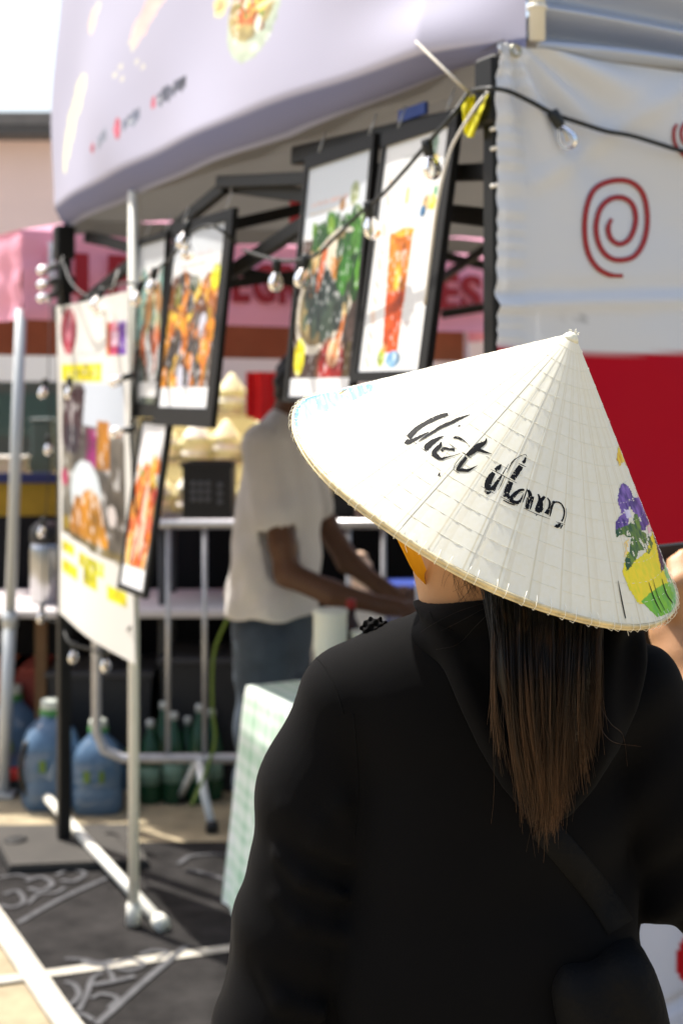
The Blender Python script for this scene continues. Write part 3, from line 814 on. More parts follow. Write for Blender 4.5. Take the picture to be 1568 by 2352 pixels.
# ------------------------------------------------------------------ posters hanging along the front
frame_m = M('poster_frame', (.011, .0105, .010), .6, spec=.2)
print_m = M('poster_print', (.8, .8, .8), .5, attr='Col', spec=.25)
def poster(label, s0, s1, z0, z1, tilt, cv, bl=.02, br=.02, bt=.02, bb=.02, t=-.01, roll=0.0, parts=True, bow=0.0):
    """s0 is the near (right) end; the sheet leans out at the foot by tilt degrees"""
    o = thing('hanging_poster', label, 'poster', B((s0 + s1) / 2, t, z0), 'framed posters hanging along the booth front')
    a = math.radians(tilt)
    def at(s, z, n=0.0):
        d = z1 - z; sr = s + roll * d
        return B(sr, t - d * math.sin(a) - n * math.cos(a) + bow * math.sin(math.pi * min(1, max(0, d / (z1 - z0)))), z1 - d * math.cos(a))
    def rail(p, q, w):
        mb = MB(); (sa, za), (sb_, zb) = p, q
        if abs(za - zb) < 1e-6: V = [at(s, z, n) for n in (-.006, .010) for z in (za - w, za + w) for s in (sa, sb_)]
        else: V = [at(s, z, n) for n in (-.006, .009) for z in (zb, za) for s in (sa - w, sa + w)]
        mb.add(V, [(0, 2, 3, 1), (4, 5, 7, 6), (0, 1, 5, 4), (2, 6, 7, 3), (0, 4, 6, 2), (1, 3, 7, 5)])
        mb.build('frame_rail', frame_m, o, smooth=False)
    rail((s0 - br, z1 + bt / 2), (s1 + bl, z1 + bt / 2), bt / 2); rail((s0 - br, z0 - bb / 2), (s1 + bl, z0 - bb / 2), bb / 2)
    rail((s0 - br / 2, z1), (s0 - br / 2, z0), br / 2); rail((s1 + bl / 2, z1), (s1 + bl / 2, z0), bl / 2)
    photo(cv, .9, 9.0, s0 * 7); cv.c = cv.c * .86
    sheet('print', cv, lambda u, v: at(s1 + (s0 - s1) * u, z1 + (z0 - z1) * v, .004), print_m, o, smooth=False)
    for s in (s0 + .03, s1 - .03):
        mb = MB(); p = at(s, z1 + bt, 0); mb.tube([p, p + A3(0, 0, .05) + np.append(W * .02, 0)], .002, 5); mb.build('hook', steel, o)
    return o
Wt = lin(232, 232, 230)
paper = lambda n=80, m=120: Canvas(1, 1, Wt, n, m)
# drink menu, nearest the booth corner
c1 = paper(100, 170)
c1.words(.55, .80, .95, .008, lin(200, 120, 100), .5, 1)
for k in range(14): c1.words(.60, .66 + .018 * k, .95, .008, lin(190, 180, 180), .45, k)
for y, h in ((.17, .035), (.25, .04), (.38, .05), (.47, .012), (.53, .045), (.62, .012), (.69, .012), (.76, .05), (.84, .012), (.90, .04), (.96, .014)):
    c1.oval(.14, y, .05, h * .6, lin(196, 90, 40) if h < .02 else lin(226, 200, 180), .8, .5)
c1.oval(.80, .06, .05, .07, lin(70, 120, 80), .8, .2); c1.oval(.83, .13, .06, .03, lin(230, 190, 60), .8)
c1.oval(.82, .30, .1, .035, lin(226, 190, 130)); c1.oval(.88, .31, .05, .03, lin(226, 205, 60)); c1.oval(.74, .335, .05, .025, lin(70, 120, 160)); c1.oval(.9, .26, .03, .02, lin(70, 140, 80))
c1.put((abs(c1.x - .46 - .10 * (c1.y - .6)) < .17 - .13 * (c1.y - .55) * (c1.y > .4)) & (c1.y > .40) & (c1.y < .92), lin(216, 120, 30))
c1.put((abs(c1.x - .46 - .10 * (c1.y - .6)) < .16 - .13 * (c1.y - .55)) & (c1.y > .66) & (c1.y < .92), lin(206, 74, 12))
c1.oval(.49, .41, .16, .018, lin(240, 180, 60)); c1.oval(.47, .60, .05, .06, lin(240, 190, 60), .8); c1.oval(.46, .25, .03, .04, lin(230, 205, 40), .9)
c1.oval(.36, .94, .06, .04, lin(170, 180, 50)); c1.oval(.56, .95, .12, .035, lin(120, 160, 190)); c1.oval(.40, .90, .04, .02, lin(240, 150, 80))
c1.words(.35, .08, .6, .012, lin(150, 160, 150), .5, 3); c1.words(.3, .14, .7, .012, lin(160, 170, 170), .4, 5)
poster('tall white drink menu poster with an orange iced glass, nearest the booth corner', s_at(1038, -.01), s_at(892, -.01), 1.655, 2.118, 8.2, c1, br=.03, bl=.014, bt=.03)
# noodle bowl
c2 = paper(100, 160)
c2.rect(0, 0, 1, .22, lin(205, 210, 216)); c2.put((c2.y < .30), lin(214, 220, 226), .8)
c2.words(.1, .17, .7, .02, lin(226, 170, 150), .6, 2); c2.words(.1, .21, .8, .016, lin(226, 200, 150), .5, 4)
c2.rect(0, .32, 1, .93, lin(82, 60, 50))
c2.oval(.80, .165, .07, .05, lin(150, 160, 120)); c2.oval(.62, .2, .05, .03, lin(170, 130, 90))
c2.blobs((.2, .28, .95, .44), [lin(40, 90, 24), lin(60, 120, 30), lin(26, 60, 20), lin(110, 150, 40)], 60, .07, .7, 5)
c2.oval(.50, .56, .50, .24, lin(214, 206, 190), 1, -.25); c2.oval(.50, .55, .45, .215, lin(140, 120, 80), 1, -.25)
c2.blobs((.15, .42, .85, .70), [lin(58, 70, 60), lin(70, 84, 66), lin(150, 130, 80), lin(196, 140, 80), lin(90, 100, 60), lin(220, 190, 130), lin(40, 46, 44)], 110, .05, .9, 6)
c2.blobs((.25, .48, .75, .72), [lin(52, 66, 60), lin(62, 78, 66), lin(44, 56, 52)], 40, .06, .9, 8)
c2.oval(.52, .40, .09, .07, lin(226, 214, 190)); c2.oval(.38, .45, .04, .12, lin(206, 100, 50), 1, .5); c2.oval(.60, .47, .1, .04, lin(226, 150, 60), 1, .4)
c2.blobs((.62, .36, .98, .55), [lin(50, 110, 30), lin(80, 140, 40), lin(30, 70, 24)], 26, .06, .8, 9)
c2.oval(.13, .83, .09, .08, lin(240, 222, 20)); c2.oval(.66, .87, .25, .12, lin(120, 76, 50)); c2.oval(.66, .87, .2, .10, lin(160, 30, 24)); c2.oval(.68, .82, .1, .06, lin(240, 190, 150)); c2.oval(.74, .77, .14, .03, lin(220, 120, 50), 1, -.9)
c2.rect(.88, .78, .95, .92, lin(120, 100, 40), .6)
c2.rect(0, .925, 1, 1, lin(240, 240, 240))
poster('poster of a noodle bowl with green herbs, second from the booth corner', s_at(858, -.01), s_at(714, -.01), 1.607, 2.124, 5.8, c2, bl=.018, br=.014, bt=.03, bb=.012)
# grilled snacks
c3_ = paper(90, 120)
c3_.put(c3_.y < .16, lin(206, 210, 214)); c3_.words(.2, .15, .8, .02, lin(214, 180, 170), .7, 2); c3_.words(.15, .2, .7, .03, lin(206, 150, 140), .5, 3)
c3_.put(c3_.y > .29 - .06 * np.sin(c3_.x * 6), lin(84, 62, 48))
c3_.blobs((.02, .30, .98, .88), [lin(200, 120, 30), lin(224, 150, 40), lin(160, 90, 24), lin(110, 60, 26), lin(230, 180, 60), lin(70, 62, 56), lin(120, 120, 40)], 110, .07, .8, 3)
c3_.blobs((.02, .5, .98, .85), [lin(224, 140, 30), lin(90, 80, 74), lin(214, 120, 26), lin(60, 50, 46), lin(206, 206, 220)], 50, .05, 1.1, 4)
c3_.oval(.9, .29, .09, .07, lin(226, 214, 20)); c3_.oval(.5, .31, .1, .05, lin(60, 70, 30))
c3_.rect(0, .885, 1, 1, lin(240, 240, 240))
poster('poster of golden grilled snacks, third from the booth corner', s_at(524, -.01), s_at(408, -.01), 1.575, 2.06, 6.2, c3_, br=.05, bl=.02, bb=.05, bt=.03)
c4 = paper(60, 110)
c4.put(c4.y < .14, lin(206, 208, 210)); c4.words(.15, .19, .9, .02, lin(220, 170, 150), .6, 5)
c4.put(c4.y > .28, lin(96, 100, 84))
c4.blobs((0, .26, 1, .62), [lin(130, 170, 160), lin(150, 180, 180), lin(180, 180, 120), lin(90, 110, 90), lin(170, 120, 70), lin(206, 200, 150)], 60, .1, .7, 12)
c4.blobs((0, .6, 1, .9), [lin(190, 90, 30), lin(60, 50, 40), lin(90, 100, 90), lin(160, 70, 30), lin(206, 206, 206)], 40, .1, .6, 13)
c4.rect(.3, .87, 1, .96, lin(236, 236, 236))
poster('narrow poster of a pale green dish, between the white pole and the snack poster', s_at(390, -.005), s_at(328, -.005), 1.585, 2.06, 3.5, c4, br=.012, bl=.02, bb=.04)
# prawn poster, hanging lower
c5 = paper(70, 120)
c5.put(c5.y < .3, lin(242, 240, 240)); c5.words(.15, .19, .85, .02, lin(230, 190, 190), .7, 5); c5.words(.15, .24, .85, .016, lin(230, 200, 200), .6, 6)
c5.put((((c5.x - .48) / .5) ** 2 + ((c5.y - .62) / .36) ** 2) < 1, lin(196, 90, 26))
c5.blobs((.1, .30, .9, .92), [lin(236, 120, 20), lin(246, 150, 50), lin(220, 80, 16), lin(250, 170, 80)], 90, .09, 1.0, 21)
for x, y, r_ in ((.55, .48, .3), (.6, .68, .2), (.35, .74, .4)): c5.oval(x, y, .07, .13, lin(252, 214, 190), .9, r_)
c5.oval(.3, .80, .05, .1, lin(90, 40, 16), .9, .2); c5.oval(.26, .31, .07, .035, lin(70, 120, 40)); c5.oval(.78, .36, .12, .05, lin(240, 190, 40)); c5.oval(.85, .43, .09, .05, lin(216, 60, 40))
c5.put((c5.y > .60) & (((c5.x - .45) / .5) ** 2 + ((c5.y - .62) / .36) ** 2 > 1), lin(150, 130, 110))
c5.put((c5.y < .60) & (c5.y > .3) & (((c5.x - .48) / .55) ** 2 + ((c5.y - .62) / .38) ** 2 > 1), lin(236, 232, 226))
c5.rect(0, .88, 1, 1, lin(240, 240, 240))
poster('poster of orange prawns hanging lowest, in front of the white pole', s_at(388, -.035), s_at(332, -.035), 1.055, 1.53, 8.0, c5, br=.022, bl=.012, bb=.016, bt=.012, t=-.035, roll=0.02)
# ------------------------------------------------------------------ white pipe stand with the drinks poster
st = thing('poster_stand', 'white pipe stand on the pavement with the hanging drinks poster', 'stand', B(2.0, -.03, 0))
mb = MB(); mb.tube([B(2.0, -.03, .012), B(2.0, -.03, 2.225)], .0165, 12); mb.build('upright', white_pipe, st)
mb = MB(); mb.tube([B(1.95, .036, .024), B(3.25, .036, .064)], .018, 12); mb.build('base_pipe', white_pipe, st)
mb = MB(); mb.tube([B(1.965, .036, .025), B(1.92, .036, .024)], .024, 12); mb.build('end_cap', white_pipe, st); mb = MB(); mb.tube([B(2.0, -.03, .012), B(2.0, -.03, .075)], .022, 12); mb.build('pipe_fitting', white_pipe, st)
c6 = Canvas(1, 1, lin(238, 236, 230), 110, 150)
c6.put((((c6.x - .15) / .10) ** 2 + ((c6.y - .085) / .075) ** 2 < 1), lin(200, 40, 70)); c6.put((((c6.x - .15) / .05) ** 2 + ((c6.y - .085) / .04) ** 2 < 1), lin(226, 120, 140))
g = (c6.x - .72) / .24
k = ((c6.x > .72) & (c6.x < .97) & (c6.y > .075) & (c6.y < .17))
c6.put(k, lin(214, 60, 110)); c6.put(k & (g > .65), lin(110, 60, 160)); c6.put(k & (g < .25), lin(230, 120, 60)); c6.put(k & (abs(g - .5) < .2) & (abs(c6.y - .122) < .02), lin(240, 200, 220))
c6.words(.3, .16, .6, .014, lin(170, 170, 175), .7, 1)
c6.rect(.05, .19, .66, .245, lin(226, 214, 0)); c6.words(.1, .22, .6, .014, lin(150, 140, 0), .9, 2)
p = (c6.y > .25) & (c6.y < .73 + .02 * c6.x) & (c6.x > .045) & (c6.x < .94)
c6.put(p, lin(96, 90, 84)); c6.put(p & (c6.x > .35) & (c6.y < .38), lin(206, 214, 226)); c6.put(p & (c6.x < .2), lin(112, 108, 100))
c6.put(p & (abs(c6.x - .21 - .04 * np.sin(c6.y * 9)) < .15 - .05 * (c6.y > .45)) & (c6.y < .47) & (c6.y > .26), lin(58, 28, 42)); c6.put(p & (abs(c6.x - .19) < .1) & (c6.y > .38) & (c6.y < .47), lin(36, 26, 46))
c6.put(p & (c6.x > .42) & (c6.x < .60) & (c6.y > .38) & (c6.y < .50), lin(150, 10, 96)); c6.put(p & (c6.x > .60) & (c6.x < .78) & (c6.y > .36) & (c6.y < .5), lin(168, 104, 16))
c6.put(p & (((c6.x - .42) / .25) ** 2 + ((c6.y - .58) / .10) ** 2 < 1), lin(214, 224, 230)); c6.oval(.36, .51, .04, .03, lin(226, 232, 236))
c6.put(p & (c6.y > .60) & (c6.y < .725) & (abs(c6.x - .46) < .3 - .9 * np.abs(c6.y - .70)), lin(190, 124, 8)); c6.oval(.52, .60, .15, .035, lin(196, 128, 8)); c6.oval(.10, .70, .05, .03, lin(206, 170, 20)); c6.oval(.08, .55, .05, .03, lin(150, 30, 80))
c6.put(p & (c6.y > .715), lin(110, 96, 60)); c6.oval(.80, .62, .05, .03, lin(220, 210, 206))
for (x0, y0, x1, y1) in ((.04, .755, .25, .79), (.34, .765, .70, .80), (.42, .80, .62, .85), (.04, .815, .32, .855), (.74, .82, .93, .86)):
    c6.rect(x0, y0, x1, y1, lin(232, 222, 10)); c6.words(x0 + .03, (y0 + y1) / 2, x1 - .03, .014, lin(190, 180, 10), .9, 3)
photo(c6, .8, 7.0, 3.0); c6.c = c6.c * .86
dp = thing('drinks_poster', 'white poster with yellow labels and purple and orange drinks on the pipe stand', 'poster', B(2.5, -.06, .8))
sheet('print', c6, lambda u, v: B(s_at(131, -.06) - (s_at(131, -.06) - s_at(306, -.06)) * u, -.062 + .012 * math.sin(u * 5 + v * 2), 1.918 - (1.105 - .035 * (1 - u)) * v), print_m, dp)
mb = MB(); mb.grid(lambda u, v: B(s_at(131, -.06) - (s_at(131, -.06) - s_at(306, -.06)) * u, -.058 + .012 * math.sin(u * 5 + v * 2), 1.918 - (1.105 - .035 * (1 - u)) * v), 30, 30); mb.build('backing', M('poster_back', (.7, .7, .68), .7), dp)
for s in (2.15, 2.9): mb = MB(); mb.tube([B(s, -.055, 1.93), B(s, -.03, 2.0)], .0025, 5); mb.build('tie', M('cable_tie', (.8, .8, .7)), dp)

# ------------------------------------------------------------------ string lights
cord_m = M('cord_rubber', (.010, .012, .011), .5)
glass_m = M('bulb_glass', (1, 1, 1), .02, glass=True)
fil_m = M('filament', (.72, .50, .12), .4, metal=.6)
sock = MB(); sock.lathe([(.006, .012), (.0125, .010), (.0135, -.004), (.012, -.026), (.010, -.030)], (0, 0, 0), 10)
glb = MB(); glb.lathe([(.009, -.026), (.012, -.034), (.019, -.046), (.0222, -.060), (.019, -.074), (.010, -.082), (.0, -.084)], (0, 0, 0), 14)
fil = MB(); fil.tube([(0, 0, -.03), (.002, 0, -.045), (-.002, 0, -.06), (.001, 0, -.066)], .0024, 5)
base_b = {}
def bulb(parent, p, tilt=(0, 0)):
    if not base_b:
        for nm, mbx, m in (('socket', sock, cord_m), ('glass', glb, glass_m), ('filament', fil, fil_m)):
            me = bpy.data.meshes.new(nm); me.from_pydata(np.concatenate(mbx.V).tolist(), [], mbx.F); me.polygons.foreach_set('use_smooth', np.ones(len(me.polygons), bool)); me.materials.append(m); base_b[nm] = me
    s = bpy.data.objects.new('socket', base_b['socket']); COL.objects.link(s); s.parent = parent; s.location = tuple(np.asarray(p) - OFF[parent.name]); s.rotation_euler = (tilt[0], tilt[1], 0); s.scale = (.8, .8, .8)
    g = bpy.data.objects.new('bulb', base_b['glass']); COL.objects.link(g); g.parent = s
    f = bpy.data.objects.new('filament', base_b['filament']); COL.objects.link(f); f.parent = s
def string(label, pts, bulbs, r=.0042):
    o = thing('string_light', label, 'string light', pts[0], 'globe bulb string lights on the booth')
    mb = MB(); mb.tube(spline(np.array(pts), 14 * len(pts)), r, 6); mb.build('cord', cord_m, o)
    for b_, tl in bulbs: bulb(o, b_, tl)
    return o
sd = lambda x, y: SP(x, y, -.075)
fr = lambda x, y, t=-.10: FP(x, y, t)
string('string light with a clear bulb swagged across the white side banner',
       [sd(1700, 372), sd(1568, 347), sd(1510, 330), sd(1450, 312), sd(1390, 301), sd(1330, 282), sd(1272, 262), sd(1215, 232), sd(1165, 209), sd(1120, 203), FP(1085, 208, -.03)],
       [(sd(1272, 265), (.0, -.5))])
string('string light draped in front of the drink menu and noodle bowl posters',
       [FP(1075, 212, -.04), fr(1040, 262), fr(985, 325), fr(930, 390), fr(880, 445), fr(850, 470), fr(815, 500), fr(770, 545), fr(716, 590), fr(640, 598), fr(560, 575, -.03)],
       [(fr(980, 330), (0, -.2)), (fr(846, 472), (.1, -.15)), (fr(703, 592), (0, .2)), (fr(636, 602), (0, .05))])
string('string light looped in front of the grilled snack poster and drinks poster',
       [FP(545, 560, -.03), fr(490, 520), fr(440, 535), fr(395, 590, -.09), fr(356, 622, -.09), fr(324, 652, -.09), fr(290, 650, -.1), fr(236, 667, -.1), fr(205, 682, -.1), fr(165, 650, -.1), fr(145, 600, -.06)],
       [(fr(432, 515), (0, .3)), (fr(356, 622), (0, .2)), (fr(324, 652), (0, .3)), (fr(236, 667), (0, .5)), (fr(214, 680), (0, -.4)), (fr(430, 538), (0, 0))])
vp = [fr(146, 590, -.06), fr(140, 625, -.07), fr(142, 700, -.1), fr(120, 860, -.1), fr(150, 900, -.1), fr(200, 940, -.12), fr(290, 985, -.12), fr(310, 1100, -.12), fr(230, 1180, -.12), fr(120, 1200, -.12), fr(110, 1400, -.12), fr(180, 1470, -.13), fr(240, 1500, -.13), fr(330, 1430, -.12)]
string('string light hanging down beside the white pole and the drinks poster', vp[:1] + [fr(140, 612, -.08), fr(141, 660, -.08), fr(146, 735, -.05)], [(fr(128, 612, -.08), (0, 1.3)), (fr(128, 645, -.08), (0, 1.3)), (fr(128, 676, -.08), (0, 1.3))])
string('string light trailing over the lower drinks poster', [fr(314, 800, -.09), fr(310, 900, -.10), fr(300, 985, -.10), fr(306, 1080, -.1), fr(312, 1180, -.1)],
       [(fr(304, 985, -.10), (0, 1.35)), (fr(300, 862, -.1), (0, 1.2))])
string('string light sagging below the white drinks poster to the ground pipe',
       [fr(145, 1440, -.02), fr(160, 1475, -.03), fr(205, 1490, -.03), fr(250, 1500, -.03), fr(300, 1440, -.06)], [(fr(172, 1480, -.03), (0, .1)), (fr(240, 1498, -.03), (0, -.1))])
string('string light hanging beside the grey tent leg at the left', [fr(122, 560, .1), fr(112, 860, .0), fr(118, 1010, .0), fr(106, 1190, .0), fr(102, 1400, .0), fr(140, 1430, .0)],
       [(fr(104, 875, .0), (0, .2)), (fr(160, 872, -.08), (0, 0)), (fr(112, 1005, .0), (0, 0)), (fr(100, 1195, .0), (0, .1)), (fr(98, 1392, .0), (0, .1))], .002)
# ropes and the yellow ribbon at the corner
rope_m = M('rope', (.62, .58, .50), .8)
mb = MB(); mb.tube(spline([FP(955, 96, -.11), FP(1000, 140, -.12), FP(1050, 188, -.1), FP(1078, 214, -.04)], 20), .0026, 6)
mb.build('guy_rope', rope_m, label='pale rope running from the banner to the booth corner', cat='rope')
mb = MB(); mb.tube(spline([FP(1118, 212, -.06), FP(1092, 245, -.09), FP(1060, 295, -.11), FP(1036, 340, -.12), FP(1018, 400, -.13), FP(1004, 470, -.13), FP(992, 560, -.11), FP(975, 700, -.1)], 40), .0028, 6)
mb.build('guy_rope', rope_m, label='pale rope hanging over the drink menu poster', cat='rope')
mb = MB()
rb = [FP(1060, 228, -.05), FP(1072, 250, -.05), FP(1075, 275, -.05), FP(1070, 298, -.05)]
mb.grid(lambda u, v: FP(1058 + 62 * u * (1 - .7 * v) + 8 * v + 4 * math.sin(9 * u), 226 + 82 * v - 14 * u * (1 - v) + 10 * u * v, -.045 - .012 * math.sin(u * 7 + v * 3)), 10, 12)
mb.build('yellow_ribbon', M('ribbon', (.72, .66, .01), .6, trans=.2), label='bright yellow ribbon tied at the booth corner', cat='ribbon')
mb = MB(); c = FP(948, 258, .03); mb.box(c, np.append(U * .055, .0), np.append(W * .004, 0), (0, 0, .012)); mb.build('blue_tape', M('tape', (.03, .07, .30), .6), smooth=False, label='strip of blue tape on the upper frame rail', cat='tape')
for i, (y, h) in enumerate(((462, 18), (500, 40))):
    c = FP(681, y, .5); mb = MB(); mb.cbox(c, (.022, 0, 0), (0, .006, 0), (0, 0, h / 2 / F * c[1]), .4)
    mb.build('red_tag', M('pink_red', (.75, .06, .09), .5), label='%s red tag hanging inside the tent by the noodle poster' % ('small upper', 'larger lower')[i], cat='tag', smooth=False)

# ------------------------------------------------------------------ steel barrier
bar_m = M('galvanised', (.50, .50, .52), .38, metal=.7, var=.15, vscale=12)
br = thing('crowd_barrier', 'galvanised steel crowd barrier behind the booth front', 'barrier', (-.1, 5.4, 0))
yb = 5.4; zT = P(0, 1203, yb)[2]; zB = P(0, 1742, yb)[2]; xl = (222 - 784) / F * yb; xr = .95
path = [(xl + .1, yb, zT), (xr - .1, yb, zT), (xr - .03, yb, zT - .03), (xr, yb, zT - .1), (xr, yb, zB + .1), (xr - .03, yb, zB + .03), (xr - .1, yb, zB), (xl + .1, yb, zB), (xl + .03, yb, zB + .03), (xl, yb, zB + .1), (xl, yb, zT - .1), (xl + .03, yb, zT - .03), (xl + .1, yb, zT)]
mb = MB(); mb.tube(path, .0185, 10); mb.build('frame', bar_m, br)
for px in (386, 470, 560, 640, 720, 800, 880, 960, 1040, 1120, 1200):
    x = (px - 784) / F * yb
    mb = MB(); mb.tube([(x, yb, zB), (x, yb, zT)], .0095, 8); mb.build('upright_bar', bar_m, br)
for x in ((462 - 784) / F * yb, .7):
    mb = MB(); mb.tube([(x - .01, yb, zB), (x + .02, yb - .1, .13), (x + .055, yb - .17, .03)], .016, 8); mb.tube([(x - .01, yb, zB), (x - .07, yb + .12, .1), (x - .10, yb + .2, .03)], .013, 8)
    ft = mb.build('foot', M('foot_pale', (.72, .74, .73), .4, metal=.2), br)
    mb = MB(); mb.lathe([(.018, .0), (.024, .003), (.024, .035), (.016, .045)], (x + .058, yb - .175, 0), 10); mb.build('rubber_tip', blk, ft); mb = MB(); mb.lathe([(.018, .0), (.024, .003), (.024, .035), (.016, .045)], (x - .104, yb + .205, 0), 10); mb.build('rubber_tip', blk, ft)

# ------------------------------------------------------------------ water jugs
jug_m = M('jug_blue', (.12, .21, .33), .10, spec=.9, trans=.3, tcol=(.17, .28, .42))
jug_cap = M('jug_cap', (.55, .58, .50), .5); jug_g = M('jug_neck', (.05, .22, .05), .4); jlab = M('jug_label', (.12, .20, .03), .6)
jug_src = None
def jug(c, h, rz, label, handle):
    t = thing('water_jug', label, 'jug', c, 'blue water jugs by the barrier')
    k = h / .40; w = .112 * k
    mb = MB()
    prof = [(w * .92, 0), (w, .012 * k), (w, .10 * k), (w * .95, .115 * k), (w, .13 * k), (w, .225 * k), (w * .94, .25 * k), (w * .8, .285 * k), (w * .52, .315 * k), (w * .38, .33 * k), (w * .36, .345 * k)]
    n = 24; V = []; Fc = []
    for r, z in prof:
        for q_ in range(n):
            a = 2 * math.pi * q_ / n; sq = 1 / max(abs(math.cos(a)), abs(math.sin(a))); rr = r * (1 + (sq - 1) * .45)
            ca, sa = math.cos(a) * rr, math.sin(a) * rr
            V.append(c + A3(ca * math.cos(rz) - sa * math.sin(rz), ca * math.sin(rz) + sa * math.cos(rz), z))
    Fc = [(i * n + q_, i * n + (q_ + 1) % n, (i + 1) * n + (q_ + 1) % n, (i + 1) * n + q_) for i in range(len(prof) - 1) for q_ in range(n)] + [tuple(range(n))[::-1], tuple((len(prof) - 1) * n + q_ for q_ in range(n))]
    mb.add(V, Fc); mb.build('bottle', jug_m, t)
    mb = MB(); mb.lathe([(w * .38, .34 * k), (w * .40, .345 * k), (w * .40, .36 * k), (w * .36, .366 * k)], c, 16); mb.build('neck_ring', jug_g, t)
    mb = MB(); mb.lathe([(w * .33, .362 * k), (w * .36, .366 * k), (w * .35, .396 * k), (w * .30, .40 * k)], c, 16); mb.build('cap', jug_cap, t)
    a = rz - 1.75
    for da, wd in ((-.2, .013), (.38, .010)):
        mb = MB()
        d = A3(math.cos(a + da), math.sin(a + da), 0); e = A3(-d[1], d[0], 0)
        mb.cbox(c + d * (w * 1.03) + A3(0, 0, .17 * k), d * .004, e * wd, (0, 0, .022), .3); mb.build('label_patch', jlab, t, smooth=False)
    if handle:
        d = A3(-.62, -.78, 0); mb = MB(); pts = [c + d * (w * 1.06) + A3(0, 0, z) + d * (.028 * math.sin(math.pi * (z - .06) / (.20 * k))) for z in np.linspace(.06, .06 + .20 * k, 12)]
        mb.tube(pts, .011, 8); mb.build('handle', blk, t)
    return t
def gj(px, py): return G(px, py)
jug(P(118, 1, 5.6) * A3(1, 1, 0), .41, .3, 'blue water jug with a black side handle, in front of the black tent leg', True)
jug(gj(226, 1858), .35, .1, 'blue water jug between the black leg and the white pole', False)
jug(gj(30, 1795), .40, .5, 'blue water jug behind the grey tent leg at the left edge', False)
jug(gj(288, 1800), .34, .0, 'short blue water jug behind the white pole', False)
rt = thing('red_tray', 'flat red plastic tray on the ground at the left edge', 'tray', gj(20, 1822))
mb = MB(); c = gj(20, 1815); mb.cbox(c + A3(-.02, .05, .07), (.15, 0, 0), (0, .1, 0), (0, 0, .018), .3); mb.build('tray', M('tray_red', (.55, .03, .02), .5), rt, smooth=False)
mb = MB(); mb.cbox(c + A3(-.02, .05, .026), (.15, 0, 0), (0, .1, 0), (0, 0, .026), .2); mb.build('base', blk, rt, smooth=False)
# green bottles behind the barrier
gb_m = M('green_bottle', (.02, .085, .04), .15, trans=.3, spec=.6); cap_w = M('bottle_cap', (.5, .52, .5), .5)
for i, px in enumerate((345, 372, 400, 428, 458, 484)):
    c = A3((px - 784) / F * 5.62, 5.62 + .05 * (i % 2), 0); h = .30 + .03 * ((i * 5) % 3)
    lathe_thing('green_bottle', 'green soda bottle behind the barrier, %s from the white pole' % ('first', 'second', 'third', 'fourth', 'fifth', 'sixth')[i], 'bottle', c,
                (('glass', [(.04, 0), (.044, .01), (.044, h * .6), (.03, h * .8), (.014, h * .92), (.013, h)], gb_m), ('cap', [(.015, h - .004), (.016, h + .02), (.013, h + .024)], cap_w), ('label_band', [(.0447, h * .25), (.0447, h * .48)], M('bottle_label', (.16, .26, .2), .6))), 'green bottles behind the barrier')
mb = MB(); mb.tube(spline([P(525, 1415, 5.3), P(492, 1500, 5.33), P(488, 1620, 5.33), P(494, 1700, 5.33), P(470, 1780, 5.3), P(440, 1850, 5.2)], 40), .007, 6)
mb.build('green_cable', M('cable_green', (.13, .20, .02), .5), label='yellow green cable hanging over the barrier beside the worker', cat='cable')
# black base plate that weighs down the tent leg
pb = thing('base_platform', 'low black plastic platform under the black tent leg', 'platform', B(2.9, .1, 0))
dk = M('platform_top', (.035, .031, .026), .7, var=.2, vscale=8)
q = [G(-30, 1995), G(345, 1990), G(300, 1905), G(-40, 1905)]
q = [A3(p[0], p[1], 0) for p in (G(20, 2012), G(345, 1998), G(300, 1912), G(-30, 1915))]
mb = MB()
c = sum(q) / 4
for z0, z1, k0, k1, nm, m in ((.005, .026, 1, .99, 'base', blk), (.027, .034, .97, .96, 'deck', dk)):
    mb = MB(); mb.add([c + (p - c) * k0 + A3(0, 0, z0) for p in q] + [c + (p - c) * k1 + A3(0, 0, z1) for p in q], [(3, 2, 1, 0), (4, 5, 6, 7), (0, 1, 5, 4), (1, 2, 6, 5), (2, 3, 7, 6), (3, 0, 4, 7)]); mb.build(nm, m, pb, smooth=False)
mb = MB(); hp = G(36, 1952); hp[2] = .0345; mb.lathe([(.0, 0), (.038, 0), (.042, .004), (.034, .006), (.0, .003)], hp, 16); mb.build('cap_hole', blk, pb)

